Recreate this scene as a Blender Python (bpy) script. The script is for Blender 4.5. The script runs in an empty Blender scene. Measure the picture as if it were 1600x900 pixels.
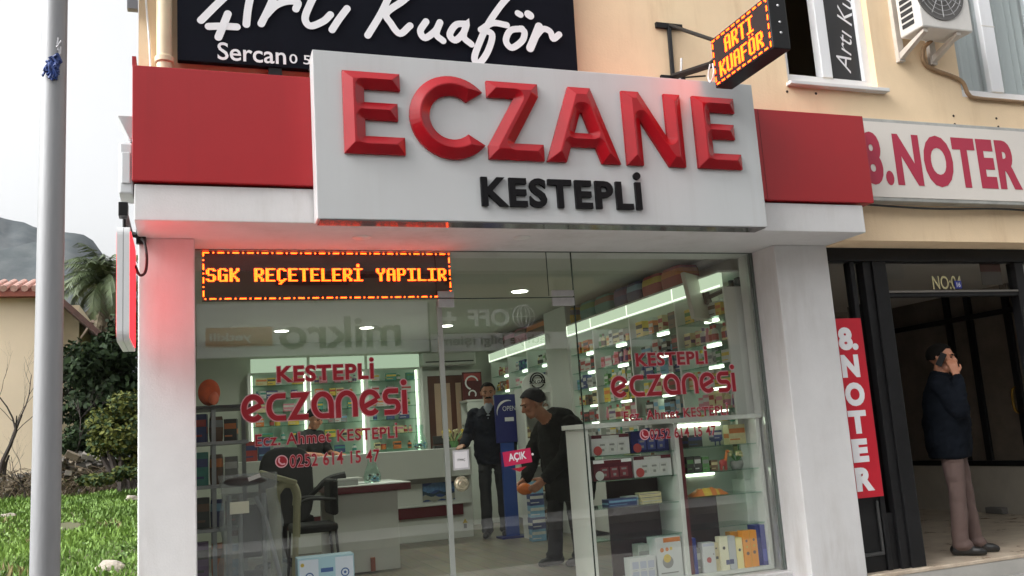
import bpy, bmesh, math, random
import numpy as np
from mathutils import Vector, Matrix, noise

rad = math.radians
SC = bpy.context.scene
COL = SC.collection
random.seed(7)
RNG = np.random.default_rng(7)

# ------------------------------------------------------------------ camera
FPX = 1415.28                       # focal length in pixels of a 1600 px wide frame
CAM = np.array([0.0, -5.3, 1.65])
YAW, PITCH, ROLL = rad(19.967), rad(9.4745), rad(-3.8402)
cy, sy, cp, sp = math.cos(YAW), math.sin(YAW), math.cos(PITCH), math.sin(PITCH)
_f = np.array([sy * cp, cy * cp, sp]); _r = np.array([cy, -sy, 0.0]); _u = np.cross(_r, _f)
cr, sr = math.cos(ROLL), math.sin(ROLL)
_r, _u = cr * _r + sr * _u, -sr * _r + cr * _u
cam_data = bpy.data.cameras.new("camera")
cam_data.sensor_width = 36.0
cam_data.lens = FPX / 1600 * 36
cam_data.clip_start = 0.05
cam_data.clip_end = 6000
cam = bpy.data.objects.new("camera", cam_data)
COL.objects.link(cam)
cam.matrix_world = Matrix(((_r[0], _u[0], -_f[0], CAM[0]), (_r[1], _u[1], -_f[1], CAM[1]),
                           (_r[2], _u[2], -_f[2], CAM[2]), (0, 0, 0, 1)))
SC.camera = cam

# ------------------------------------------------------------------ sky, sun, exposure
SUN_EL, SUN_AZ = rad(42), rad(265)          # azimuth measured clockwise from +Y
world = bpy.data.worlds.new("World"); SC.world = world
world.use_nodes = True
wn = world.node_tree; wn.nodes.clear()
sky = wn.nodes.new("ShaderNodeTexSky"); sky.sky_type = 'NISHITA'; sky.sun_disc = False
sky.sun_elevation = SUN_EL; sky.sun_rotation = SUN_AZ
sky.dust_density = 8.0; sky.air_density = 1.3; sky.ozone_density = 1.0
hs = wn.nodes.new("ShaderNodeHueSaturation"); hs.inputs['Saturation'].default_value = 0.06
bg = wn.nodes.new("ShaderNodeBackground"); bg.inputs['Strength'].default_value = 0.15
wo = wn.nodes.new("ShaderNodeOutputWorld")
wn.links.new(sky.outputs[0], hs.inputs['Color']); wn.links.new(hs.outputs[0], bg.inputs['Color'])
wn.links.new(bg.outputs[0], wo.inputs['Surface'])
sun_l = bpy.data.lights.new("sun", 'SUN'); sun_l.energy = 0.5; sun_l.angle = rad(40); sun_l.color = (1, .97, .93)
sun = bpy.data.objects.new("sun", sun_l); COL.objects.link(sun)
_sd = Vector((math.sin(SUN_AZ) * math.cos(SUN_EL), math.cos(SUN_AZ) * math.cos(SUN_EL), math.sin(SUN_EL)))
sun.rotation_euler = _sd.to_track_quat('Z', 'Y').to_euler()
vs = SC.view_settings
vs.view_transform = 'Standard'; vs.look = 'None'; vs.gamma = 1.0; vs.use_curve_mapping = False
vs.exposure = 1.17
SC.render.engine = 'CYCLES'
cyc = SC.cycles
cyc.use_denoising = True
cyc.max_bounces = 8; cyc.diffuse_bounces = 4; cyc.glossy_bounces = 4; cyc.transmission_bounces = 6
cyc.transparent_max_bounces = 16
cyc.caustics_reflective = False; cyc.caustics_refractive = False
cyc.sample_clamp_indirect = 6.0

# ------------------------------------------------------------------ helpers
def P(px, py, x=None, y=None, z=None):
    """point of the plane x=.., y=.. or z=.. that photo pixel (px,py) of 1600x900 looks at"""
    d = _r * ((px - 800) / FPX) - _u * ((py - 450) / FPX) + _f
    if x is not None: k = (x - CAM[0]) / d[0]
    elif y is not None: k = (y - CAM[1]) / d[1]
    else: k = (z - CAM[2]) / d[2]
    return CAM + d * k

def lin(c):
    c = c / 255.0
    return c / 12.92 if c <= 0.04045 else ((c + 0.055) / 1.055) ** 2.4
def S(r, g, b): return (lin(r), lin(g), lin(b))

MATS = {}
def mat(name, color, rough=0.6, metal=0.0, var=0.0, scale=6.0, bump=0.0, bscale=60.0, spec=0.5,
        emit=None, estr=0.0, color2=None, coat=0.0, detail=6.0, stretch=None):
    if name in MATS: return MATS[name]
    m = bpy.data.materials.new(name); m.use_nodes = True
    nt = m.node_tree; b = nt.nodes["Principled BSDF"]
    b.inputs['Base Color'].default_value = (*color, 1)
    b.inputs['Roughness'].default_value = rough
    b.inputs['Metallic'].default_value = metal
    b.inputs['Specular IOR Level'].default_value = spec
    if coat: b.inputs['Coat Weight'].default_value = coat; b.inputs['Coat Roughness'].default_value = 0.08
    if emit: b.inputs['Emission Color'].default_value = (*emit, 1); b.inputs['Emission Strength'].default_value = estr
    tc = None
    def coords(sc):
        nonlocal tc
        if tc is None: tc = nt.nodes.new("ShaderNodeTexCoord")
        if stretch:
            mp = nt.nodes.new("ShaderNodeMapping"); mp.inputs['Scale'].default_value = stretch
            nt.links.new(tc.outputs['Object'], mp.inputs[0]); return mp.outputs[0]
        return tc.outputs['Object']
    if var > 0 or color2:
        n = nt.nodes.new("ShaderNodeTexNoise"); n.inputs['Scale'].default_value = scale; n.inputs['Detail'].default_value = detail
        n.inputs['Roughness'].default_value = 0.65
        nt.links.new(coords(scale), n.inputs['Vector'])
        r = nt.nodes.new("ShaderNodeValToRGB")
        c2 = color2 or tuple(c * (1 - var) for c in color)
        c1 = color if color2 else tuple(min(1, c * (1 + var * .5)) for c in color)
        r.color_ramp.elements[0].position = 0.36; r.color_ramp.elements[1].position = 0.66
        r.color_ramp.elements[0].color = (*c2, 1); r.color_ramp.elements[1].color = (*c1, 1)
        nt.links.new(n.outputs['Fac'], r.inputs['Fac']); nt.links.new(r.outputs['Color'], b.inputs['Base Color'])
        mr = nt.nodes.new("ShaderNodeMapRange"); mr.inputs[3].default_value = max(0.02, rough - .1); mr.inputs[4].default_value = min(1, rough + .1)
        nt.links.new(n.outputs['Fac'], mr.inputs[0]); nt.links.new(mr.outputs[0], b.inputs['Roughness'])
    if bump > 0:
        n2 = nt.nodes.new("ShaderNodeTexNoise"); n2.inputs['Scale'].default_value = bscale; n2.inputs['Detail'].default_value = 4
        nt.links.new(coords(bscale), n2.inputs['Vector'])
        bp = nt.nodes.new("ShaderNodeBump"); bp.inputs['Strength'].default_value = bump; bp.inputs['Distance'].default_value = 0.01
        nt.links.new(n2.outputs['Fac'], bp.inputs['Height']); nt.links.new(bp.outputs[0], b.inputs['Normal'])
    MATS[name] = m
    return m

def dirt(m, amt=.25, scale=(6, 6, .5), tint=(.55, .5, .44), lo=.5, hi=.78):
    """streaks and blotches of grime over a painted surface"""
    nt = m.node_tree; b = nt.nodes["Principled BSDF"]; tc = nt.nodes.new("ShaderNodeTexCoord")
    mp = nt.nodes.new("ShaderNodeMapping"); mp.inputs['Scale'].default_value = scale
    n = nt.nodes.new("ShaderNodeTexNoise"); n.inputs['Scale'].default_value = 1.0; n.inputs['Detail'].default_value = 8; n.inputs['Roughness'].default_value = .7
    n2 = nt.nodes.new("ShaderNodeTexNoise"); n2.inputs['Scale'].default_value = 1.1; n2.inputs['Detail'].default_value = 3
    mr = nt.nodes.new("ShaderNodeMapRange"); mr.inputs[1].default_value = lo; mr.inputs[2].default_value = hi; mr.inputs[3].default_value = 0; mr.inputs[4].default_value = amt
    mu = nt.nodes.new("ShaderNodeMath"); mu.operation = 'MULTIPLY'; mr2 = nt.nodes.new("ShaderNodeMapRange"); mr2.inputs[1].default_value = .35; mr2.inputs[2].default_value = .7
    mx = nt.nodes.new("ShaderNodeMixRGB"); mx.blend_type = 'MULTIPLY'; mx.inputs[2].default_value = (*tint, 1)
    nt.links.new(tc.outputs['Object'], mp.inputs[0]); nt.links.new(mp.outputs[0], n.inputs['Vector']); nt.links.new(tc.outputs['Object'], n2.inputs['Vector'])
    nt.links.new(n.outputs['Fac'], mr.inputs[0]); nt.links.new(n2.outputs['Fac'], mr2.inputs[0]); nt.links.new(mr.outputs[0], mu.inputs[0]); nt.links.new(mr2.outputs[0], mu.inputs[1]); nt.links.new(mu.outputs[0], mx.inputs[0])
    bc = b.inputs['Base Color']
    if bc.links: nt.links.new(bc.links[0].from_socket, mx.inputs[1])
    else: mx.inputs[1].default_value = bc.default_value
    nt.links.new(mx.outputs[0], bc); return m

def emat(name, color, strength):
    if name in MATS: return MATS[name]
    m = bpy.data.materials.new(name); m.use_nodes = True
    nt = m.node_tree; nt.nodes.clear()
    e = nt.nodes.new("ShaderNodeEmission"); e.inputs[0].default_value = (*color, 1); e.inputs[1].default_value = strength
    o = nt.nodes.new("ShaderNodeOutputMaterial"); nt.links.new(e.outputs[0], o.inputs[0])
    MATS[name] = m; return m

def glassmat(name, tint, r0=0.08, rough=0.0, opacity=0.0, ocol=(.6, .6, .6)):
    m = bpy.data.materials.new(name); m.use_nodes = True
    nt = m.node_tree; nt.nodes.clear()
    tr = nt.nodes.new("ShaderNodeBsdfTransparent"); tr.inputs[0].default_value = (*tint, 1)
    gl = nt.nodes.new("ShaderNodeBsdfGlossy"); gl.inputs['Roughness'].default_value = rough
    lw = nt.nodes.new("ShaderNodeLayerWeight")
    pw = nt.nodes.new("ShaderNodeMath"); pw.operation = 'POWER'; pw.inputs[1].default_value = 5
    ma = nt.nodes.new("ShaderNodeMath"); ma.operation = 'MULTIPLY_ADD'; ma.inputs[1].default_value = 1 - r0; ma.inputs[2].default_value = r0
    mx = nt.nodes.new("ShaderNodeMixShader"); o = nt.nodes.new("ShaderNodeOutputMaterial")
    nt.links.new(lw.outputs['Facing'], pw.inputs[0]); nt.links.new(pw.outputs[0], ma.inputs[0])
    nt.links.new(ma.outputs[0], mx.inputs[0])
    base = tr.outputs[0]
    if opacity > 0:
        df = nt.nodes.new("ShaderNodeBsdfDiffuse"); df.inputs[0].default_value = (*ocol, 1)
        m2 = nt.nodes.new("ShaderNodeMixShader"); m2.inputs[0].default_value = opacity
        nt.links.new(tr.outputs[0], m2.inputs[1]); nt.links.new(df.outputs[0], m2.inputs[2]); base = m2.outputs[0]
    nt.links.new(base, mx.inputs[1]); nt.links.new(gl.outputs[0], mx.inputs[2])
    nt.links.new(mx.outputs[0], o.inputs[0])
    MATS[name] = m; return m

def tag(o, label=None, cat=None, group=None, kind=None):
    if label: o['label'] = label
    if cat: o['category'] = cat
    if group: o['group'] = group
    if kind: o['kind'] = kind
    return o

WL = {}
def thing(name, loc, label, cat, group=None, rz=0.0):
    o = bpy.data.objects.new(name, None); COL.objects.link(o); o.location = loc; o.rotation_euler = (0, 0, rz)
    o.empty_display_size = .1
    WL[o.name] = np.array(loc, float)
    return tag(o, label, cat, group)

class MB:
    """collects geometry; build() links it as one mesh object"""
    def __init__(s): s.v = []; s.f = []; s.m = []
    def add(s, vs, fs, mi=0):
        n = len(s.v); s.v += [tuple(map(float, v)) for v in vs]
        s.f += [tuple(i + n for i in f) for f in fs]; s.m += [mi] * len(fs); return s
    def box(s, x0, x1, y0, y1, z0, z1, mi=0):
        if x0 > x1: x0, x1 = x1, x0
        if y0 > y1: y0, y1 = y1, y0
        if z0 > z1: z0, z1 = z1, z0
        return s.add([(x0, y0, z0), (x1, y0, z0), (x1, y1, z0), (x0, y1, z0), (x0, y0, z1), (x1, y0, z1), (x1, y1, z1), (x0, y1, z1)],
                     [(0, 3, 2, 1), (4, 5, 6, 7), (0, 1, 5, 4), (1, 2, 6, 5), (2, 3, 7, 6), (3, 0, 4, 7)], mi)
    def rbox(s, c, sx, sy, sz, rz=0, mi=0, rx=0, ry=0):
        M = Matrix.Translation(c) @ Matrix.Rotation(rz, 4, 'Z') @ Matrix.Rotation(ry, 4, 'Y') @ Matrix.Rotation(rx, 4, 'X')
        vs = [M @ Vector((a * sx / 2, b * sy / 2, d * sz / 2)) for d in (-1, 1) for a, b in ((-1, -1), (1, -1), (1, 1), (-1, 1))]
        return s.add(vs, [(0, 3, 2, 1), (4, 5, 6, 7), (0, 1, 5, 4), (1, 2, 6, 5), (2, 3, 7, 6), (3, 0, 4, 7)], mi)
    def quad(s, a, b, c, d, mi=0): return s.add([a, b, c, d], [(0, 1, 2, 3)], mi)
    def tube(s, pts, r, n=10, mi=0, cap=True):
        pts = [Vector(p) for p in pts]; rs = r if isinstance(r, (list, tuple)) else [r] * len(pts)
        rings = []; up = Vector((0, 0, 1)); prev = None
        for i, p in enumerate(pts):
            d = (pts[min(i + 1, len(pts) - 1)] - pts[max(i - 1, 0)]).normalized()
            a = d.cross(prev if prev else (up if abs(d.z) < .95 else Vector((1, 0, 0)))).normalized() if not prev else (prev - d * prev.dot(d)).normalized()
            prev = a; b = d.cross(a)
            rings.append([p + (a * math.cos(2 * math.pi * k / n) + b * math.sin(2 * math.pi * k / n)) * rs[i] for k in range(n)])
        vs = [v for rg in rings for v in rg]
        fs = [(i * n + k, i * n + (k + 1) % n, (i + 1) * n + (k + 1) % n, (i + 1) * n + k) for i in range(len(pts) - 1) for k in range(n)]
        if cap: fs += [tuple(range(n))[::-1], tuple((len(pts) - 1) * n + k for k in range(n))]
        return s.add(vs, fs, mi)
    def lathe(s, prof, c, n=20, mi=0, axis='Z'):
        vs = []
        for r, h in prof:
            for k in range(n):
                a = 2 * math.pi * k / n
                q = (r * math.cos(a), r * math.sin(a), h)
                if axis == 'Y': q = (q[0], q[2], q[1])
                if axis == 'X': q = (q[2], q[0], q[1])
                vs.append((c[0] + q[0], c[1] + q[1], c[2] + q[2]))
        m = len(prof)
        fs = [(i * n + k, i * n + (k + 1) % n, (i + 1) * n + (k + 1) % n, (i + 1) * n + k) for i in range(m - 1) for k in range(n)]
        fs += [tuple(range(n))[::-1], tuple((m - 1) * n + k for k in range(n))]
        return s.add(vs, fs, mi)
    def ball(s, c, rx, ry, rz, n=14, m=9, mi=0, M=None):
        vs = []
        for i in range(m + 1):
            t = math.pi * i / m
            for k in range(n):
                a = 2 * math.pi * k / n
                q = Vector((rx * math.sin(t) * math.cos(a), ry * math.sin(t) * math.sin(a), rz * math.cos(t)))
                if M: q = M @ q
                vs.append(Vector(c) + q)
        fs = [(i * n + k, (i + 1) * n + k, (i + 1) * n + (k + 1) % n, i * n + (k + 1) % n) for i in range(m) for k in range(n)]
        return s.add(vs, fs, mi)
    def prism(s, poly, o, u, w, depth, mi=0):
        """polygon in the plane (o; u, w), pushed along u x w by depth"""
        o, u, w = Vector(o), Vector(u), Vector(w); nrm = u.cross(w).normalized()
        a = [o + u * p[0] + w * p[1] for p in poly]; b = [q + nrm * depth for q in a]; n = len(poly)
        fs = [tuple(range(n))[::-1], tuple(range(n, 2 * n))] + [(i, (i + 1) % n, n + (i + 1) % n, n + i) for i in range(n)]
        return s.add(a + b, fs, mi)
    def build(s, name, mats, parent=None, smooth=False, bev=0.0, bseg=2, local=False, label=None):
        me = bpy.data.meshes.new(name)
        off = np.zeros(3)
        if parent is not None and not local: off = WL.get(parent.name, np.zeros(3))
        vs = np.array(s.v, float) - off
        me.from_pydata(vs.tolist(), [], s.f)
        mats = mats if isinstance(mats, (list, tuple)) else [mats]
        for m in mats: me.materials.append(m)
        if len(mats) > 1: me.polygons.foreach_set('material_index', s.m)
        if smooth: me.polygons.foreach_set('use_smooth', [True] * len(s.f))
        bm = bmesh.new(); bm.from_mesh(me)
        bmesh.ops.remove_doubles(bm, verts=bm.verts, dist=1e-6)
        bmesh.ops.recalc_face_normals(bm, faces=bm.faces); bm.to_mesh(me); bm.free()
        o = bpy.data.objects.new(name, me); COL.objects.link(o)
        if parent is not None: o.parent = parent
        WL[o.name] = WL.get(parent.name, np.zeros(3)) if parent is not None else np.zeros(3)
        if bev > 0:
            bv = o.modifiers.new("bevel", 'BEVEL'); bv.width = bev; bv.segments = bseg; bv.limit_method = 'ANGLE'; bv.angle_limit = rad(40)
        if smooth and not bev:
            try:
                me.set_sharp_from_angle(angle=rad(40))
            except Exception: pass
        if label: o['label'] = label
        return o
def box(name, m, parent, x0, x1, y0, y1, z0, z1, bev=0.0, label=None):
    return MB().box(x0, x1, y0, y1, z0, z1).build(name, m, parent, bev=bev, label=label)

# ---- lettering -----------------------------------------------------------
def text_geo(body, extrude=0.0, offset=0.0, shear=0.0, spacing=1.0, bev=0.0, res=4):
    c = bpy.data.curves.new("txt", 'FONT'); c.body = body; c.size = 1.0; c.extrude = extrude; c.offset = offset
    c.shear = shear; c.space_character = spacing; c.resolution_u = res; c.bevel_depth = bev; c.bevel_resolution = 0
    o = bpy.data.objects.new("txt", c); COL.objects.link(o)
    dg = bpy.context.evaluated_depsgraph_get()
    me = bpy.data.meshes.new_from_object(o.evaluated_get(dg))
    vs = np.array([v.co for v in me.vertices]); fs = [tuple(p.vertices) for p in me.polygons]
    bpy.data.objects.remove(o); bpy.data.curves.remove(c); bpy.data.meshes.remove(me)
    return vs, fs
def put_text(mb, body, o, u, w, width=None, height=None, mi=0, depth=0.0, offset=0.0, extra=0.0, lift=0.0, **k):
    """writes body in the plane (o; u right, w up): bounding box of the glyphs goes to width x height; extra = outline"""
    dot = body.endswith('İ')                      # the dotted capital is drawn as a plain capital and a round dot
    if dot:
        body = body[:-1] + 'I'; height = height * .75 if height else None
    v0, _ = text_geo(body, offset=offset, **k)
    lo, hi = v0.min(0), v0.max(0)
    v, f = text_geo(body, extrude=0.5 if depth else 0.0, offset=offset + extra, **k)
    sx = width / (hi[0] - lo[0]) if width else None
    sz = height / (hi[1] - lo[1]) if height else None
    sx = sx or sz; sz = sz or sx
    o, u, w = np.array(o, float), np.array(u, float), np.array(w, float)
    nrm = np.cross(u, w)
    pts = o + np.outer((v[:, 0] - lo[0]) * sx, u) + np.outer((v[:, 1] - lo[1]) * sz, w) + np.outer((v[:, 2] + (.5 if depth else 0)) * depth + lift, nrm)
    mb.add(pts, f, mi)
    if dot:
        vi, _ = text_geo('I', offset=offset); wI = np.ptp(vi[:, 0]); cx_, cz_ = (hi[0] - lo[0] - wI / 2) * sx, (hi[1] - lo[1]) * 1.22 * sz
        rr = wI * .60 * sx + extra * sx; ring = [(cx_ + rr * math.cos(t), cz_ + rr * math.sin(t)) for t in np.linspace(0, 2 * math.pi, 19)[:-1]]
        if depth: mb.prism(ring, o + nrm * (lift), u, w, depth, mi)
        else: mb.add([o + u * a + w * b + nrm * lift for a, b in ring], [tuple(range(18))], mi)
    return mb
def chisel(polys, o, u, w, base, slope, cap, step=.006):
    """outline letter whose face rises from every edge to a ridge; polys in metres in the plane (o; u, w)"""
    from mathutils.geometry import delaunay_2d_cdt
    pts = []; edges = []; segs = []
    for pl in polys:
        ring = []
        for a, b in zip(pl, pl[1:] + pl[:1]):
            a, b = np.array(a, float), np.array(b, float); n = max(1, int(np.linalg.norm(b - a) / .012)); segs.append((a, b))
            for k in range(n): ring.append(a + (b - a) * k / n)
        n0 = len(pts); pts += ring; edges += [(n0 + k, n0 + (k + 1) % len(ring)) for k in range(len(ring))]
    def inside(q):
        c = np.zeros(len(q), bool)
        for a, b in segs:
            cond = (a[1] > q[:, 1]) != (b[1] > q[:, 1])
            with np.errstate(divide='ignore', invalid='ignore'): xi = (b[0] - a[0]) * (q[:, 1] - a[1]) / (b[1] - a[1] + 1e-15) + a[0]
            c ^= cond & (q[:, 0] < xi)
        return c
    def dist(q):
        d = np.full(len(q), 1e9)
        for a, b in segs:
            ab = b - a; t = np.clip(((q - a) @ ab) / (ab @ ab + 1e-15), 0, 1); d = np.minimum(d, np.linalg.norm(q - a - t[:, None] * ab, axis=1))
        return d
    A = np.array(pts); lo, hi = A.min(0), A.max(0)
    gx, gy = np.meshgrid(np.arange(lo[0] + step / 2, hi[0], step), np.arange(lo[1] + step / 2, hi[1], step)); q = np.c_[gx.ravel(), gy.ravel()]
    q = q[inside(q)]; q = q[dist(q) > step * .55]
    r = delaunay_2d_cdt([Vector(p) for p in np.vstack([A, q])], edges, [], 0, 1e-7)
    V2 = np.array([v[:] for v in r[0]]); F2 = [tuple(f) for f in r[2]]
    keep = inside(np.array([V2[list(f)].mean(0) for f in F2])); F2 = [f for f, k in zip(F2, keep) if k]
    hgt = base + np.minimum(dist(V2), cap) * slope
    n0 = len(V2); vs = [(*p, h) for p, h in zip(V2, hgt)]; fs = list(F2)
    for pl in polys:
        k0 = len(vs); m = len(pl); vs += [(*p, 0) for p in pl] + [(*p, base) for p in pl]
        fs += [(k0 + k, k0 + (k + 1) % m, k0 + m + (k + 1) % m, k0 + m + k) for k in range(m)]
    vs = np.array(vs); o, u, w = np.array(o, float), np.array(u, float), np.array(w, float)
    return o + np.outer(vs[:, 0], u) + np.outer(vs[:, 1], w) + np.outer(vs[:, 2], np.cross(u, w)), fs
def spline(pts, n=8):
    """Catmull-Rom through 2-D/3-D points"""
    p = [np.array(q, float) for q in pts]
    if len(p) < 3: return [tuple(q) for q in p]
    p = [2 * p[0] - p[1]] + p + [2 * p[-1] - p[-2]]; out = []
    for i in range(1, len(p) - 2):
        for k in range(n):
            t = k / n
            out.append(.5 * ((2 * p[i]) + (-p[i - 1] + p[i + 1]) * t + (2 * p[i - 1] - 5 * p[i] + 4 * p[i + 1] - p[i + 2]) * t * t
                             + (-p[i - 1] + 3 * p[i] - 3 * p[i + 1] + p[i + 2]) * t ** 3))
    out.append(p[-2]); return [tuple(q) for q in out]
def ribbon(mb, pts, width, o, u, w, mi=0, lift=0.0, caps=True, taper=None, slope=1.0):
    """flat brush stroke of even width through 2-D points in the plane (o; u, w)"""
    o, u, w = np.array(o, float), np.array(u, float), np.array(w, float); nrm = np.cross(u, w)
    q = [np.array(p, float) for p in pts]; n = len(q); L = []; R = []
    for i in range(n):
        a = q[i] - q[i - 1] if i else q[1] - q[0]; b = q[i + 1] - q[i] if i < n - 1 else a
        a = a / (np.linalg.norm(a) + 1e-9); b = b / (np.linalg.norm(b) + 1e-9)
        t = a + b; t = t / (np.linalg.norm(t) + 1e-9); nn = np.array([-t[1], t[0]])
        k = 1 / max(.5, abs(np.dot(nn, np.array([-a[1], a[0]]))))
        hw = width / 2 * (taper(i / (n - 1)) if taper else 1)
        L.append(q[i] + nn * hw * k); R.append(q[i] - nn * hw * k)
    def to3(p, e=0): return o + u * p[0] + w * p[1] + nrm * (lift + .0012 * slope * e / n)
    vs = [to3(p, i) for i, p in enumerate(L)] + [to3(p, i) for i, p in enumerate(R)]
    mb.add(vs, [(i, n + i, n + i + 1, i + 1) for i in range(n - 1)], mi)
    if caps:
        for c, e in ((q[0], 0), (q[-1], n - 1)):
            hw = width / 2 * (taper(e / (n - 1)) if taper else 1)
            d = (q[0] - q[1]) if e == 0 else (q[-1] - q[-2]); a0 = math.atan2(d[1], d[0])
            ring = [to3(c + hw * np.array([math.cos(a0 + t), math.sin(a0 + t)]), e) for t in np.linspace(-math.pi / 2, math.pi / 2, 9)]
            mb.add(ring, [tuple(range(9))], mi)
    return mb
X3, Y3, Z3 = (1, 0, 0), (0, 1, 0), (0, 0, 1)
NEGX = (-1, 0, 0); NEGY = (0, -1, 0)

# ------------------------------------------------------------------ materials
M_plaster = mat("white_plaster", (.66, .655, .655), .75, var=.06, scale=2.5, bump=.12, bscale=90)
M_beige = mat("beige_paint", S(236, 210, 174), .8, var=.07, scale=1.2, bump=.15, bscale=60)
M_red = mat("red_panel", S(160, 22, 30), .42, var=.03, scale=2)
M_signwhite = mat("white_composite_panel", (.50, .515, .52), .35, var=.02, scale=1)
M_letter = mat("glossy_red_acrylic", S(150, 8, 22), .22, spec=.4, var=.08, scale=7)
M_black = mat("black_acrylic", (.006, .006, .007), .5, spec=.15)
M_blackboard = mat("black_vinyl_board", (.006, .007, .012), .7, var=.2, scale=2, spec=.08)
M_white = mat("white_vinyl", (.78, .78, .8), .5)
M_metal_black = mat("black_painted_metal", (.010, .010, .011), .42, var=.3, scale=8, spec=.28)
M_steel = mat("brushed_steel", (.55, .55, .56), .32, metal=.9, var=.1, scale=20)
M_galv = mat("galvanised_steel", (.31, .315, .325), .5, metal=.2, var=.10, scale=9, bump=.05, bscale=120, stretch=(1, 1, .15))
M_pvc = mat("white_window_pvc", (.74, .75, .77), .4)
M_white_lam = mat("white_laminate", (.66, .67, .65), .4, var=.03, scale=3)
M_burg = mat("burgundy_laminate", S(92, 24, 34), .35)
M_glass = glassmat("shop_glass", (.93, .965, .915), .14)
M_pane = glassmat("window_glass", (.75, .8, .8), .14)
dirt(M_plaster, .7, (5, 5, .9), lo=.46); dirt(M_beige, .8, (4, 4, .45), (.62, .5, .38)); dirt(M_signwhite, .3, (9, 9, .35)); dirt(M_red, .35, (8, 8, .4), (.6, .55, .55)); dirt(M_pvc, .4, (6, 6, 1))
M_shelfglass = glassmat("shelf_glass", (.78, .92, .86), .08)
M_darkglass = glassmat("dark_glass", (.55, .56, .55), .08)
M_clear = glassmat("clear_plastic", (.88, .9, .92), .12, rough=.15, opacity=.20, ocol=(.6, .62, .65))
M_rubber = mat("black_rubber", (.015, .015, .016), .6)
M_marble = mat("beige_marble", S(214, 200, 180), .3, color2=S(178, 160, 140), scale=5, detail=9)
M_concrete = mat("grey_concrete", (.32, .32, .31), .85, var=.2, scale=4, bump=.3, bscale=40)
M_asphalt = mat("asphalt", (.05, .05, .052), .9, var=.3, scale=12, bump=.4, bscale=150)
# ================================================================== SETTING
PAVE = 0.34
def lot_h(x, y):
    t = min(max((y - 1.0) / 19.0, 0), 1)
    base = PAVE + .96 * t
    return base + .05 * noise.noise((x * .5, y * .5, 0)) + .03 * noise.noise((x * 1.7, y * 1.7, 4)) if y > 1 else PAVE - .03
xs = list(np.arange(-300, -30, 30.0)) + list(np.arange(-30, -12, 3.0)) + list(np.arange(-12, -.6, .35)) + [-.45, -.2, -.19] + [5, 10, 20, 40, 80, 150, 300]
ys = [-300, -120, -60, -30, -15, -2.6, -2.5, .99, 1.0] + list(np.arange(1.4, 24, .45)) + [26, 30, 40, 60, 90, 140, 200, 300, 450, 600]
V = []; Fc = []
for j, yy in enumerate(ys):
    for i, xx in enumerate(xs):
        V.append((xx, yy, lot_h(xx, yy) if (xx <= -.2 and yy > -2.55) else -.02))
nx = len(xs)
for j in range(len(ys) - 1):
    for i in range(nx - 1):
        a = j * nx + i; Fc.append((a, a + 1, a + nx + 1, a + nx))
M_soil = mat("grassy_soil", (.06, .085, .025), .95, color2=(.09, .08, .04), scale=.9, bump=.5, bscale=12)
g = MB(); g.v = V; g.f = Fc; g.m = [0] * len(Fc)
tag(g.build("ground", M_soil, smooth=True), kind='structure')
tag(box("road", M_asphalt, None, -80, 80, -9.0, -2.62, -.016, -.012), kind='structure')
pv = MB().box(-80, 80, -2.5, .44, 0, PAVE, 0).box(-80, 80, -2.62, -2.5, -.016, PAVE - .01, 1)
for k in range(-20, 30):
    pv.box(k * .8 - .004, k * .8 + .004, -2.49, .43, PAVE, PAVE + .001, 2)
tag(pv.build("pavement", [mat("paving", S(150, 148, 144), .85, var=.12, scale=3, bump=.2), M_concrete, M_concrete]), kind='structure')
tag(box("far_pavement", M_concrete, None, -80, 80, -11.5, -9.0, -.02, .13), kind='structure')

# grass of the vacant lot: tufts of blades
gm = mat("grass_blades", (.15, .26, .035), .7, color2=(.085, .165, .022), scale=.8)
gy = mat("dry_grass_blades", (.24, .2, .09), .8, var=.3, scale=2)
N = 95000
yy = 1.2 + RNG.random(N) ** .75 * 20.5; xx = -.33 - RNG.random(N) ** 1.25 * 10
keep = []; 
gv = []; gf = []; gmi = []
for k in range(N):
    x, y = xx[k], yy[k]
    dens = noise.noise((x * .8, y * .45, 9.0)); patch = noise.noise((x * 1.3, y * .8, 30.0))
    if dens < -.62: continue
    h = (.035 + .06 * RNG.random() ** 2) * (1 + .6 * dens) * (1 + .03 * y); a = RNG.random() * 6.28; w = (.008 + .012 * RNG.random()) * (1 + .03 * y)
    z = lot_h(x, y) - .01; lx, ly = (RNG.random() - .5) * h * .9, (RNG.random() - .5) * h * .9
    dx, dy = math.cos(a) * w, math.sin(a) * w; n0 = len(gv)
    gv += [(x - dx, y - dy, z), (x + dx, y + dy, z), (x + dx * .7 + lx * .5, y + dy * .7 + ly * .5, z + h * .65), (x - dx * .7 + lx * .5, y - dy * .7 + ly * .5, z + h * .65), (x + lx, y + ly, z + h)]
    gf += [(n0, n0 + 1, n0 + 2, n0 + 3), (n0 + 3, n0 + 2, n0 + 4)]; q = 1 if (patch > .5 and RNG.random() < .5) else 0; gmi += [q, q]
gr = MB(); gr.v = gv; gr.f = gf; gr.m = gmi
tag(gr.build("grass", [gm, gy]), "green grass and weeds covering the vacant lot left of the shop", "grass", kind='stuff')

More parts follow.
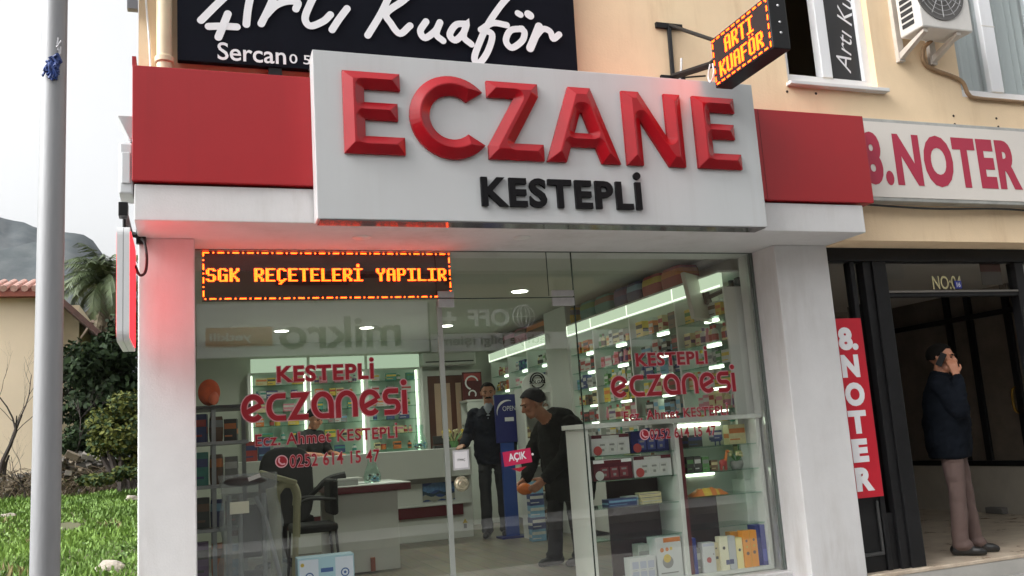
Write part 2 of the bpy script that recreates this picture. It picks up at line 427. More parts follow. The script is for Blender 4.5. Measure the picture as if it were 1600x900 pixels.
# broad leaved weeds among the grass
wm = MB(); rw = random.Random(31)
for k in range(900):
    x, y = -.4 - rw.random() ** 1.2 * 6, 2.5 + rw.random() * 15
    if noise.noise((x * .9, y * .5, 70.0)) < -.05: continue
    z = lot_h(x, y) + .015; n_ = rw.randint(5, 8); s = rw.uniform(.05, .10)
    for q in range(n_):
        a = 6.28 * q / n_ + rw.random(); d = Vector((math.cos(a), math.sin(a), rw.uniform(.25, .9))).normalized(); sd = Vector((-math.sin(a), math.cos(a), 0))
        c0 = Vector((x, y, z)); wm.quad(c0, c0 + d * s * .55 + sd * s * .28, c0 + d * s, c0 + d * s * .55 - sd * s * .28, rw.randint(0, 2))
tag(wm.build("weeds", [mat("weed_a", (.12, .21, .05), .6), mat("weed_b", (.17, .27, .07), .6), mat("weed_c", (.08, .15, .035), .6)]), "low broad leaved weeds scattered through the grass of the lot", "weeds", kind='stuff')

# mountain: two ridges
def ridge(name, dist, prof, colA, colB, seed):
    """prof: list of (azimuth in degrees right of +Y, elevation in degrees)"""
    az = [p[0] for p in prof]; el = [p[1] for p in prof]
    A = np.linspace(az[0], az[-1], 220); D = np.linspace(0, 1, 34); v = []; f = []
    for j, d in enumerate(D):
        for i, a in enumerate(A):
            top = math.tan(rad(np.interp(a, az, el))) * dist
            r = dist * (.62 + .38 * d); s = d ** 1.25
            x, y = r * math.sin(rad(a)), r * math.cos(rad(a)) - 5
            n = noise.noise((x * .012, y * .012, seed)) + .5 * noise.noise((x * .035, y * .035, seed)) + .25 * noise.noise((x * .09, y * .09, seed))
            v.append((x, y, top * s + n * top * .10 * (.35 + .65 * math.sin(math.pi * min(d, .93))) ))
    m = len(A)
    f = [(j * m + i, j * m + i + 1, (j + 1) * m + i + 1, (j + 1) * m + i) for j in range(len(D) - 1) for i in range(m - 1)]
    # the far side
    n0 = len(v); v += [(p[0] * 1.25, p[1] * 1.25, -20) for p in v[-m:]]
    f += [(n0 - m + i, n0 - m + i + 1, n0 + i + 1, n0 + i) for i in range(m - 1)]
    b = MB(); b.v = v; b.f = f; b.m = [0] * len(f)
    o = b.build(name, mat(name + "_slope", colA, .95, color2=colB, scale=.035, bump=1.0, bscale=.12, detail=12), smooth=True)
    return tag(o, kind='structure')
def azel(px, py):
    d = _r * ((px - 800) / FPX) - _u * ((py - 450) / FPX) + _f
    return math.degrees(math.atan2(d[0], d[1])), math.degrees(math.atan2(d[2], math.hypot(d[0], d[1])))
nearp = [(-60, 7), (-45, 11), (-30, 12.5)] + [azel(*q) for q in ((-60, 375), (0, 382), (55, 376), (97, 360), (113, 361), (133, 372), (152, 385), (168, 412), (190, 440), (230, 470), (300, 520))] + [(20, 4), (50, 3)]
farp = [(-60, 9), (-40, 13), (-25, 14)] + [azel(*q) for q in ((-60, 330), (0, 337), (10, 344), (19, 348), (27, 343), (40, 348), (53, 353), (90, 372), (150, 400), (250, 440))] + [(10, 6), (40, 4)]
ridge("mountain", 750, nearp, (.020, .032, .036), (.078, .086, .088), 3.0)
ridge("mountain", 1300, farp, (.03, .042, .046), (.06, .067, .072), 8.0)
hz = MB().box(-1500, 1500, -60, 1480, -1.5, 420)
hm = bpy.data.materials.new("haze"); hm.use_nodes = True; hm.node_tree.nodes.clear()
pvn = hm.node_tree.nodes.new("ShaderNodeVolumePrincipled"); pvn.inputs['Color'].default_value = (.86, .92, 1, 1); pvn.inputs['Density'].default_value = .00007
oo = hm.node_tree.nodes.new("ShaderNodeOutputMaterial"); hm.node_tree.links.new(pvn.outputs[0], oo.inputs['Volume'])
USE_HAZE = True
if USE_HAZE: tag(hz.build("haze", hm), kind='stuff')

# ================================================================== THE BUILDING
B = thing("apartment_building", (2.2, .23, 0), "beige plastered apartment block with the white fronted pharmacy on its ground floor", "building")
WY = .23
wz0, wz1 = 4.24, 5.75
WA = (4.40, 5.27); WB = (6.15, 7.75)
w = MB()
w.box(-.27, 4.75, WY, WY + .3, 3.2, wz0).box(4.75, 16, WY, WY + .3, 2.985, wz0)
for a, b in ((-.27, WA[0]), (WA[1], WB[0]), (WB[1], 16)): w.box(a, b, WY, WY + .3, wz0, wz1)
w.box(-.27, 16, WY, WY + .3, wz1, 7.4)
w.box(-.27, -.05, WY + .3, 8.3, 3.2, 7.4).box(-.05, 16, 8.0, 8.3, 3.2, 7.4).box(-.27, 16, WY, 8.3, 7.4, 7.55)
w.box(-.05, 16, WY + .3, 8.0, 3.19, 3.24)
w.build("wall", M_beige, B)
w = MB().box(-.28, -.02, .93, 8.3, 0, 3.2); w.build("side_wall", M_plaster, B)
bm_ = MB().box(-.28, 4.75, 0, .98, 2.99, 3.2); bm_.build("beam", M_plaster, B, bev=.006)
MB().box(-.28, .04, .43, .93, 0, 2.99).build("pillar", M_plaster, B, bev=.008)
MB().box(4.24, 4.73, .43, .93, 0, 2.99).build("pillar", M_plaster, B, bev=.008)
MB().box(.04, 4.24, .66, .95, 0, .545).build("plinth", M_plaster, B, bev=.006)
for px in (565, 815):
    c = P(px, 371, z=2.99)
    MB().lathe([(.052, -.006), (.06, -.003), (.06, 0)], (c[0], c[1], 2.99), 24).build("soffit_light", [M_white_lam], B, smooth=True)
# upstairs windows
def window(x0, x1, panes, z0=wz0, z1=wz1, sill=True):
    fr = MB(); fy0, fy1 = WY + .06, WY + .13
    fr.box(x0, x1, fy0, fy1, z0, z0 + .09).box(x0, x1, fy0, fy1, z1 - .08, z1).box(x0, x0 + .07, fy0, fy1, z0 + .09, z1 - .08).box(x1 - .07, x1, fy0, fy1, z0 + .09, z1 - .08)
    for xm, wd in panes: fr.box(xm - wd / 2, xm + wd / 2, fy0 - .012, fy1, z0 + .09, z1 - .08)
    f = fr.build("window", M_pvc, B, bev=.006)
    if sill: MB().box(x0 - .02, x1 + .06, WY - .06, fy0, z0 - .035, z0 - .005).build("sill", M_plaster, f, bev=.004)
    return f
fa = window(WA[0], WA[1], [(4.83, .10)])
MB().box(4.88, 5.20, WY + .092, WY + .098, wz0 + .09, wz1 - .08).build("pane", mat("black_window_film", (.012, .012, .014), .35), fa)
fb = window(WB[0], WB[1], [(6.62, .14), (7.2, .1)], sill=False)
MB().quad((6.22, WY + .095, wz0 + .09), (7.68, WY + .095, wz0 + .09), (7.68, WY + .095, wz1 - .08), (6.22, WY + .095, wz1 - .08)).build("pane", M_pane, fb)
cu = MB(); n = 90; pts = []
for i in range(n + 1):
    x = 6.2 + 1.5 * i / n; pts.append((x, WY + .19 + .022 * math.sin(i * 1.05) + .012 * math.sin(i * .37)))
for i in range(n): cu.quad((*pts[i], wz0 + .06), (*pts[i + 1], wz0 + .06), (*pts[i + 1], wz1), (*pts[i], wz1))
cu.build("curtain", mat("net_curtain", (.62, .64, .63), .8), fb, smooth=True)
rb = MB().box(4.3, 8.2, WY + .305, WY + .32, 4.0, 6.0)
tag(MB().box(3.6, 8.6, 3.2, 3.3, 3.25, 7.3).build("room_wall", mat("painted_dim_room", (.08, .08, .075), .9)), kind='structure')  # dark wall colour stands in for the unlit room behind the windows
# hardware fixed on the left edge
m = MB().box(-.36, -.285, -.0, .22, 3.14, 3.44); t = thing("wall_box", (-.32, .1, 3.14), "pale grey utility box on the building side just left of the red band", "utility box")
m.build("case", mat("pale_grey_plastic", S(200, 203, 205), .5), t, bev=.012)
MB().box(-.345, -.3, -.008, 0, 3.2, 3.38).build("cover", mat("pale_grey_plastic", (.5, .5, .5)), t, bev=.004)
t = thing("flood_light", (-.32, .1, 3.5), "small grey flood light hood above the utility box beside the red band", "flood light")
MB().add([(-.37, .0, 3.60), (-.285, .0, 3.60), (-.285, .2, 3.60), (-.37, .2, 3.60), (-.31, .03, 3.47), (-.285, .03, 3.47), (-.285, .18, 3.47), (-.31, .18, 3.47)],
         [(0, 1, 2, 3), (7, 6, 5, 4), (0, 4, 5, 1), (1, 5, 6, 2), (2, 6, 7, 3), (3, 7, 4, 0)]).build("hood", mat("pale_grey_plastic", (.5, .5, .5)), t, bev=.006)
MB().tube([(-.295, .1, 3.47), (-.295, .1, 3.44)], .012).build("stem", M_metal_black, t)
# drain pipe
a = P(257, 100, y=.17)
t = thing("drain_pipe", (a[0], .17, 3.9), "cream painted drain pipe running down the upper wall beside the black board", "pipe")
pm = mat("cream_pipe", S(214, 196, 164), .5, var=.08)
MB().tube([(a[0], .17, 3.85), (a[0], .17, 7.3)], .045, 16).build("pipe", pm, t, smooth=True)
for z in (4.02, 5.6): MB().lathe([(.05, -.02), (.055, -.015), (.055, .015), (.05, .02)], (a[0], .17, z), 18).build("clamp", pm, t, smooth=True)
b = P(236, 60, y=.2)
tag(MB().tube([(b[0], .215, 3.9), (b[0] - .01, .213, 4.15), (b[0] - .035, .214, 4.5), (b[0] - .03, .214, 7)], .007, 6).build("wall_cable", M_white), "thin white cable on the upper wall left of the drain pipe", "cable")
s_ = MB(); q = P(212, 5, y=.1)
s_.box(-.33, -.272, .16, .21, 4.33, 7.2)
tag(s_.build("shutter_rail", mat("dark_grey_alu", (.16, .16, .17), .45, metal=.5)), "dark grey shutter rail at the building's upper left edge", "shutter rail")

# ================================================================== SIGNS
t = thing("red_sign_band", (2.2, 0, 3.21), "long plain red fascia band behind the white pharmacy sign", "sign band")
MB().box(-.29, 4.84, -.025, .225, 3.213, 3.895).build("panel", M_red, t, bev=.004)
MB().box(-.292, -.27, -.02, .2, 3.895, 3.95).build("end_tab", M_red, t)
for x in (.9, 3.9): MB().box(x - .0015, x + .0015, -.0265, -.02, 3.215, 3.893).build("joint", mat("joint_line", (.12, .01, .012)), t)

sg = thing("pharmacy_sign", (2.25, -.1, 2.97), "big white sign box with raised red ECZANE letters above the shop window", "sign")
o0 = MB().box(.705, 3.765, -.17, -.03, 2.975, 4.01); o0.build("panel", M_signwhite, sg, bev=.004)
MB().box(.72, 3.75, -.165, -.035, 2.968, 2.974).build("underside", mat("mirror_underside", (.25, .25, .26), .12, metal=.7), sg)
for x, zz in ((.80, 4.03), (3.62, 4.03)):
    MB().box(x - .03, x + .03, -.12, -.06, 4.005, 4.03).build("clip", M_steel, sg, bev=.003)
def Epoly(w_, h_, st=.128, ar=.108, mid=.9):
    m0 = h_ / 2 - ar / 2 + .01
    return [[(0, 0), (w_, 0), (w_, ar), (st, ar), (st, m0), (w_ * mid, m0), (w_ * mid, m0 + ar), (st, m0 + ar), (st, h_ - ar), (w_ * .955, h_ - ar), (w_ * .955, h_), (0, h_)]]
def Cpoly(w_, h_, th=.125):
    R = h_ / 2; out = []; inn = []; a0 = rad(40)
    for i in range(41):
        a = a0 + (2 * math.pi - 2 * a0) * i / 40
        out.append((R + R * math.cos(a), R + R * math.sin(a)))
    r = R - th; a1 = rad(47)
    for i in range(41):
        a = a1 + (2 * math.pi - 2 * a1) * i / 40
        inn.append((R + r * math.cos(a), R + r * math.sin(a)))
    return [out + inn[::-1]]
def Zpoly(w_, h_, ar=.108, d=.16):
    return [[(0, 0), (w_, 0), (w_, ar), (d + .012, ar), (w_ - .015, h_ - ar + .02), (w_ - .015, h_), (.01, h_), (.01, h_ - ar), (w_ - d - .025, h_ - ar), (0, ar - .02)]]
def Apoly(w_, h_):
    c = w_ / 2; l = .135
    ht = lambda z: c - .078 - (c - .078) * (1 - z / h_)      # outer edge left x at height z is  (c-.078)*z/h
    lx = lambda z: (c - .078) * z / h_
    inner = lambda z: lx(z) + l
    zb0, zb1 = .105, .20
    ztop = h_ * (c - l) / (c - .078)
    out = [(0, 0), (l, 0), (inner(zb0), zb0), (w_ - inner(zb0), zb0), (w_ - l, 0), (w_, 0), (c + .078, h_), (c - .078, h_)]
    hole = [(inner(zb1), zb1), (c - .006, ztop - .012), (c + .006, ztop - .012), (w_ - inner(zb1), zb1)]
    return [out, hole[::-1]]
def Npoly(w_, h_, st=.122):
    return [[(0, 0), (st, 0), (st, h_ - .2), (w_ - .125, 0), (w_, 0), (w_, h_), (w_ - st, h_), (w_ - st, .2), (.125, h_), (0, h_)]]
zE, hE = 3.372, .512
for pl, x in ((Epoly(.365, hE), .872), (Cpoly(.45, hE + .024), 1.272), (Zpoly(.37, hE), 1.765), (Apoly(.52, hE), 2.152), (Npoly(.44, hE), 2.718), (Epoly(.345, hE), 3.255)):
    dz = -.012 if pl is not None and len(pl[0]) > 60 else 0
    v, f = chisel(pl, (x, -.17, zE + dz), X3, Z3, .022, .62, .058)
    m_ = MB().add(v, f); m_.build("letter", M_letter, sg)
tb = MB(); put_text(tb, "KESTEPLİ", (1.70, -.172, 3.068), X3, Z3, width=1.10, height=.252, depth=.022, offset=.032, spacing=1.13)
tb.build("lettering", M_black, sg)

# big black hairdresser board
kb = thing("hairdresser_board", (1.26, .15, 4.05), "wide black board with white brush lettering on the upper wall", "sign")
kz0 = 4.06
MB().add([(-.05, .20, 4.02), (2.575, .20, 4.02), (2.60, .20, 5.25), (-.05, .20, 5.25), (-.05, .15, 4.02), (2.575, .15, 4.02), (2.60, .15, 5.25), (-.05, .15, 5.25)],
         [(0, 1, 2, 3), (7, 6, 5, 4), (0, 4, 5, 1), (1, 5, 6, 2), (2, 6, 7, 3), (3, 7, 4, 0)]).build("board", M_blackboard, kb, bev=.004)
def zk(x, y):
    q = P(260 + x / 2.5, y / 2.5, y=.148); return (q[0], q[2])
strokes = [[(345, -110), (250, -30), (200, 15), (135, 80)], [(165, 104), (220, 103), (275, 106)], [(240, 55), (222, 100), (203, 147)], [(352, -110), (330, -20), (318, 40), (312, 97)],
           [(420, -10), (395, 45), (370, 95)], [(385, 65), (425, 25), (470, 8), (512, 12), (505, 38)], [(600, -60), (560, 20), (541, 75), (562, 104), (612, 86), (640, 60)], [(705, 36), (672, 80), (646, 120)],
           [(890, -60), (840, 50), (785, 142)], [(1000, -60), (925, 5), (858, 55), (875, 95), (910, 135), (950, 104)],
           [(1012, 88), (990, 125), (1008, 152), (1048, 125), (1066, 92)], [(1066, 92), (1052, 138), (1078, 164)],
           [(1168, 98), (1128, 102), (1104, 140), (1126, 162), (1158, 132), (1170, 98), (1158, 148), (1188, 178)],
           [(1335, -10), (1300, 30), (1250, 105), (1212, 190), (1200, 235), (1218, 252), (1252, 205), (1268, 140), (1225, 122)], [(1225, 122), (1270, 96), (1325, 104)],
           [(1385, 118), (1340, 125), (1322, 165), (1345, 192), (1385, 165), (1394, 132), (1378, 118)], [(1368, 58), (1378, 64)], [(1408, 62), (1416, 68)],
           [(1450, 110), (1432, 155), (1415, 195)], [(1430, 160), (1462, 122), (1492, 130), (1505, 158), (1528, 142)]]
sm = MB()
for k, s in enumerate(strokes):
    pts = spline([zk(*q) for q in s], 7)
    ribbon(sm, pts, .046 if k not in (17, 18) else .058, (0, .148, 0), X3, Z3, lift=.001 + .0015 * k)
sm.build("lettering", M_white, kb)
a = P(340, 92, y=.148); b2 = P(447, 97, y=.148)
sm = MB(); put_text(sm, "Sercan", (a[0], .148, a[2] - .005), X3, Z3, width=b2[0] - a[0], height=.115, lift=.001, offset=.012)
a = P(451, 98, y=.148); b2 = P(497, 100, y=.148)
sm.build("name_lettering", M_white, kb); sm = MB(); put_text(sm, "0 53", (a[0] + .005, .148, a[2] - .003), X3, Z3, width=b2[0] - a[0], height=.062, lift=.001, offset=.008)
sm.build("small_lettering", M_white, kb)
MB().box(.48, .56, .16, .2, 3.96, 4.03).build("foot_bracket", M_metal_black, kb)

# ---- LED signs -------------------------------------------------------------
GL = {'S': [".####.", "##..##", "##....", "##....", ".####.", "....##", "....##", "##..##", ".####."],
 'G': [".####.", "##..##", "##....", "##....", "##.###", "##..##", "##..##", "##..##", ".#####"],
 'K': ["##..##", "##..##", "##.##.", "####..", "###...", "####..", "##.##.", "##..##", "##..##"],
 'R': ["#####.", "##..##", "##..##", "##..##", "#####.", "####..", "##.##.", "##..##", "##..##"],
 'E': ["######", "##....", "##....", "##....", "#####.", "##....", "##....", "##....", "######"],
 'Ç': [".####.", "##..##", "##....", "##....", "##....", "##....", "##....", "##..##", ".####.", "..##..", ".##..."],
 'T': ["######", "..##..", "..##..", "..##..", "..##..", "..##..", "..##..", "..##..", "..##.."],
 'L': ["##....", "##....", "##....", "##....", "##....", "##....", "##....", "##....", "######"],
 'I': ["######", "..##..", "..##..", "..##..", "..##..", "..##..", "..##..", "..##..", "######"],
 'Y': ["##..##", "##..##", "##..##", ".####.", "..##..", "..##..", "..##..", "..##..", "..##.."],
 'A': [".####.", "##..##", "##..##", "##..##", "######", "##..##", "##..##", "##..##", "##..##"],
 'P': ["#####.", "##..##", "##..##", "##..##", "#####.", "##....", "##....", "##....", "##...."],
 'U': ["##..##", "##..##", "##..##", "##..##", "##..##", "##..##", "##..##", "##..##", ".####."],
 'F': ["######", "##....", "##....", "##....", "#####.", "##....", "##....", "##....", "##...."],
 'O': [".####.", "##..##", "##..##", "##..##", "##..##", "##..##", "##..##", "##..##", ".####."]}
def led_rows(text, r0, c0, pitch):
    out = []
    for ch in text:
        base = {'İ': 'I', 'Ö': 'O'}.get(ch, ch)
        if base in GL:
            for r, row in enumerate(GL[base]):
                out += [(r0 + r, c0 + c) for c, q in enumerate(row) if q == '#']
            if ch == 'İ': out += [(r0 - 3, c0 + 2), (r0 - 3, c0 + 3), (r0 - 2, c0 + 2), (r0 - 2, c0 + 3)]
            if ch == 'Ö': out += [(r0 - 2, c0 + 1), (r0 - 2, c0 + 4)]
        c0 += pitch if ch != ' ' else pitch + 1
    return out
M_led = emat("led_dot", (1.0, .043, .003), 10)
M_ledface = mat("led_matrix_face", (.012, .006, .008), .5)
def led_mesh(cells, rows, cols, o, u, w, W, H, fill=.86):
    m = MB(); o, u, w = np.array(o, float), np.array(u, float), np.array(w, float)
    px, pz = W / cols, H / rows
    for r, c in cells:
        p = o + u * ((c + .5) * px) + w * (H - (r + .5) * pz)
        du, dw = u * px * fill / 2, w * pz * fill / 2
        m.quad(p - du - dw, p + du - dw, p + du + dw, p - du + dw)
    return m
def border(rows, cols, pat, thick=1):
    per = [(0, c) for c in range(cols)] + [(r, cols - 1) for r in range(1, rows)] + [(rows - 1, c) for c in range(cols - 2, -1, -1)] + [(r, 0) for r in range(rows - 2, 0, -1)]
    return [q for i, q in enumerate(per) if pat[i % len(pat)] == '1']
lw = thing("led_window_sign", (.91, .8, 2.83), "long red LED text panel inside the top left of the shop window", "LED sign")
LX0, LX1, LZ0, LZ1 = .085, 1.755, 2.662, 2.985
MB().box(LX0, LX1, .775, .84, LZ0, LZ1).build("case", M_ledface, lw, bev=.004)
cells = led_rows("SGK REÇETELERİ YAPILIR", 11, 2, 7)
cells += border(32, 160, "111100100")
led_mesh(cells, 32, 160, (LX0 + .004, .7735, LZ0 + .004), X3, Z3, LX1 - LX0 - .008, LZ1 - LZ0 - .008).build("lit_text", M_led, lw)

pl = thing("led_projecting_sign", (3.45, -.3, 3.92), "black projecting LED sign on a bracket reading ARTI KUAFÖR above the white sign", "LED sign")
MB().box(3.40, 3.53, -.93, -.27, 3.915, 4.265).build("case", M_metal_black, pl, bev=.006)
MB().quad((3.399, -.28, 3.925), (3.399, -.92, 3.925), (3.399, -.92, 4.255), (3.399, -.28, 4.255)).build("matrix", M_ledface, pl)
cells = led_rows("ARTI", 3, 12, 7) + led_rows("KUAFÖR", 15, 5, 7)
cells += border(27, 52, "11100")
led_mesh(cells, 27, 52, (3.3975, -.284, 3.93), NEGY, Z3, .632, .32, .9).build("lit_text", M_led, pl)
a1 = P(1040, 40, y=.21); a2 = P(1046, 118, y=.21)
br = MB()
br.tube([(a1[0] + .03, .215, a1[2]), (a2[0] + .03, .215, a2[2] - .02)], .017, 8)
br.box(a1[0] - .08, a1[0] + .14, .205, .228, a1[2] - .02, a1[2] + .02).box(a2[0] - .07, a2[0] + .13, .205, .228, a2[2] - .04, a2[2])
br.tube([(a1[0] + .03, .2, a1[2]), (3.42, -.3, 4.25)], .014, 8)
br.tube([(a2[0] + .03, .2, a2[2] - .01), (3.43, -.2, 4.12), (3.43, -.3, 4.12)], .026, 8)
br.tube([(a2[0] + .12, .2, a2[2] - .01), (3.44, -.1, 4.08)], .007, 6)
br.build("bracket", M_metal_black, pl)
cb = MB(); cb.tube(spline([(3.39, -.25, 4.10), (3.385, -.22, 4.02), (3.38, -.25, 3.97), (3.385, -.29, 4.02), (3.39, -.28, 4.09)]), .006, 6)
cb.build("cable", mat("white_cable", (.6, .6, .6), .5), pl); cb = MB(); cb.tube(spline([(a2[0] + .06, .12, a2[2] + .10), (a2[0] + .05, .13, a2[2]), (a2[0] + .03, .15, a2[2] - .1)]), .008, 6)
cb.build("cable", mat("white_cable", (.6, .6, .6), .5), pl)
for zz in (4.02, 4.09, 4.2): MB().ball((3.47, -.931, zz), .009, .004, .009, 8, 6).build("screw", M_steel, pl)

# blade sign at the left pillar
bs = thing("blade_sign", (-.3, .43, 2.2), "narrow white double sided light box with a glowing red face left of the shop", "light box sign")
def rounded(y0, y1, z0, z1, r, n=5):
    out = []
    for cx_, cz_, a0 in ((y1 - r, z0 + r, -90), (y1 - r, z1 - r, 0), (y0 + r, z1 - r, 90), (y0 + r, z0 + r, 180)):
        for i in range(n + 1):
            a = rad(a0 + 90 * i / n); out.append((cx_ + r * math.cos(a), cz_ + r * math.sin(a)))
    return out
pw = mat("white_sign_frame", (.60, .61, .62), .35)
XF = -.289; q0 = P(203, 352, x=XF); q1 = P(202, 540, x=XF); ya, yb = max(q0[1], -.36), .36
za, zb_ = q1[2] + .03, q0[2]
MB().prism(rounded(ya, yb, za, zb_, .05), (XF - .064, 0, 0), Y3, Z3, .030).build("frame", pw, bs)
MB().prism(rounded(ya, yb, za, zb_, .05), (XF - .031, 0, 0), Y3, Z3, .030).build("frame", pw, bs)
MB().prism(rounded(ya + .005, yb - .005, za + .005, zb_ - .005, .05), (XF - .035, 0, 0), Y3, Z3, .005).build("seam", mat("dark_seam", (.1, .1, .1)), bs)
M_redlit = emat("lit_red_face", (1.0, .024, .031), 1.6)
MB().prism(rounded(ya + .02, yb - .02, za + .02, zb_ - .02, .04), (XF - .0005, 0, 0), Y3, Z3, .002).build("lit_face", M_redlit, bs)
MB().prism(rounded(ya + .02, yb - .02, za + .02, zb_ - .02, .04), (XF - .0665, 0, 0), Y3, Z3, .002).build("lit_face", M_redlit, bs)
n0 = P(191, 328, y=ya - .02); zt_ = zb_ + .09
am = MB().tube([(-.262, .428, zt_), (-.32, yb, zt_), (-.32, ya - .03, zt_)], .018, 8).box(-.29, -.235, .40, .43, zt_ - .05, zt_ + .05)
for y_ in (ya + .06, yb - .06): am.tube([(-.32, y_, zt_), (-.32, y_, zb_ - .01)], .010, 8)
am.box(-.343, -.297, ya - .05, ya + .03, zt_ - .05, zt_ + .025); am.build("arm", M_metal_black, bs, bev=.003)
MB().tube(spline([(-.262, .40, zt_ - .02), (-.240, .33, zt_ - .06), (-.225, .28, zt_ - .16), (-.232, .26, zt_ - .25), (-.262, .25, zt_ - .27), (-.285, .22, zt_ - .22)]), .008, 6).build("cable", M_rubber, bs)

# notary light box sign
ns = thing("notary_sign", (5.85, .15, 3.27), "long white light box with red 8.NOTER letters above the dark entrance", "sign")
nx0, nx1 = 4.86, 6.70
MB().box(nx0, nx1, .12, .225, 3.275, 3.945).build("frame", mat("aluminium_frame", S(176, 176, 172), .4, metal=.4, var=.2, scale=7), ns, bev=.006)
MB().box(nx0 + .03, nx1 - .03, .114, .121, 3.305, 3.915).build("face", mat("cream_sign_face", S(214, 208, 200), .4, var=.03, scale=2), ns)
a = P(1349, 268, y=.112); b2 = P(1376, 300, y=.112); c2 = P(1597, 300, y=.112)
tb = MB(); put_text(tb, "8.NOTER", (P(1350, 268, y=.112)[0], .113, 3.40), X3, Z3, width=P(1594, 268, y=.112)[0] - P(1350, 268, y=.112)[0], height=.43, lift=.001, offset=.05, spacing=1.13)
tb.build("lettering", mat("crimson_vinyl", S(168, 38, 66), .5), ns)
MB().tube(spline([(4.9, .15, 3.25), (5.6, .16, 3.235), (6.3, .16, 3.25), (6.9, .2, 3.24)]), .008, 6).build("cable", M_rubber, ns)

# air conditioner
a = P(1407, 61, y=.13); xl = a[0]; bz = a[2]
fyy = P(1441, 42, x=xl)[1]; xr = P(1521, 49, y=fyy)[0]
ac = thing("air_conditioner", (xl + .4, 0, bz), "white outdoor air conditioner unit on wall brackets between the upstairs windows", "air conditioner")
M_ac = mat("aged_white_metal", S(206, 203, 198), .45, var=.06, scale=4)
MB().box(xl, xr, fyy, .13, bz, bz + .56).build("casing", M_ac, ac, bev=.012)
for k in range(9):
    z = bz + .06 + k * .052
    MB().box(xl - .004, xl + .001, fyy + .07, .09, z, z + .034).build("louver_slot", mat("slot_dark", (.02, .02, .02), .7), ac)
fc = (P(1468, 0, y=fyy)[0], fyy, bz + .32)
MB().lathe([(.0, -.002), (.225, -.002), (.235, -.008), (.25, -.008), (.25, 0)], fc, 40, axis='Y').build("fan_ring", mat("fan_dark", (.11, .105, .1), .6), ac, smooth=True)
gm_ = MB()
for rr in (.05, .09, .13, .17, .21): gm_.tube([(fc[0] + rr * math.cos(t), fyy - .014, fc[2] + rr * math.sin(t)) for t in np.linspace(0, 2 * math.pi, 33)], .003, 5, cap=False)
for t in np.linspace(0, math.pi, 7)[:-1]: gm_.tube([(fc[0] - .23 * math.cos(t), fyy - .016, fc[2] - .23 * math.sin(t)), (fc[0] + .23 * math.cos(t), fyy - .016, fc[2] + .23 * math.sin(t))], .003, 5)
gm_.build("fan_grille", mat("grey_wire", (.3, .3, .3), .5), ac)
MB().box(xl + .62, xl + .76, fyy - .004, fyy, bz + .06, bz + .07).build("badge", M_ac, ac)
for x in (xl + .05, xr - .14):
    b_ = MB().box(x - .03, x + .03, .19, .229, bz - .16, bz + .5).prism([(.229, bz - .16), (.229, bz - .10), (fyy + .02, bz - .005), (fyy + .02, bz - .03)], (x - .022, 0, 0), Y3, Z3, .044)
    b_.build("bracket", mat("pale_bracket", S(196, 188, 178), .5, var=.15, scale=9), ac)
p1 = P(1443, 95, y=.21); p2 = P(1455, 107, y=.21); p3 = P(1500, 125, y=.21); p4 = P(1513, 147, y=.21); p5 = P(1600, 160, y=.21)
tag(MB().tube(spline([(p1[0], .1, bz), (p1[0], .19, p1[2] + .1), (p1[0], .21, p1[2]), (p2[0], .21, p2[2]), (p3[0], .21, p3[2]), (p4[0], .21, p4[2]), (p4[0] + .1, .21, p4[2] - .03), (p5[0], .21, p5[2]), (9, .21, p5[2] - .02)], 6), .017, 8).build("conduit", mat("brown_tape", S(150, 122, 92), .7, var=.2), smooth=True),
    "taped brown pipe running from the air conditioner under the right window", "pipe")
# drill holes left in the plaster: filled anchor plugs
for i, (px, py) in enumerate(((1230, 143), (1275, 146), (1490, 181), (1492, 194), (1509, 199), (1557, 185), (1560, 198), (1526, 205))):
    c = P(px, py, y=WY - .002)
    MB().lathe([(.011, -.002), (.011, .002)], (c[0], WY - .001, c[2]), 8, axis='Y').build("anchor_hole", mat("hole_dark", (.05, .035, .025), .9), B)

# black poster lettering in the left window
tb = MB(); a = P(1316, 92, y=WY + .09)
ang = rad(80); uu = (math.cos(ang), 0, math.sin(ang)); ww = (-math.sin(ang), 0, math.cos(ang))
put_text(tb, "Artı Kuaför", (5.10, WY + .0915, 4.40), uu, ww, height=.15, lift=.001, shear=.35, offset=-.005)
tb.build("poster_lettering", M_white, fa)

# lamp post
c = P(78, 450, y=-1.5)
lp = thing("lamp_post", (c[0], -1.5, PAVE), "tall grey galvanised pole in front at the left of the shop", "pole")
MB().lathe([(.05, 0), (.05, 1.2), (.0475, 2.5), (.043, 5.2), (.04, 7)], (c[0] , -1.5, PAVE), 32).build("pole", M_galv, lp, smooth=True)
MB().lathe([(.14, 0), (.14, .012), (.07, .02), (.06, .06)], (c[0], -1.5, PAVE), 24).build("base_plate", M_galv, lp)
MB().tube([(c[0], -1.5, PAVE + 6.95), (c[0], -1.9, PAVE + 7.3), (c[0], -2.6, PAVE + 7.4)], .03, 12).ball((c[0], -2.7, PAVE + 7.38), .1, .25, .06).build("lamp_head", M_galv, lp, smooth=True)
rg = MB(); bz_ = P(90, 98, y=-1.55)
for k in range(26):
    a = -2.0 + k * .042 + random.uniform(-.2, .2); r0 = .046
    z = bz_[2] + random.uniform(-.035, .03); x0, y0 = c[0] + r0 * math.cos(a), -1.5 + r0 * math.sin(a)
    pts = [(x0, y0, z)]; 
    for q in range(4): pts.append((x0 + random.uniform(-.012, .012), y0 - .004 - random.uniform(0, .012), z - .012 * q + random.uniform(-.012, .012)))
    rg.tube(pts, random.uniform(.004, .007), 5)
rg.build("ribbon_knot", mat("blue_ribbon", S(40, 66, 130), .5, var=.5, scale=60), lp)
tp = MB()
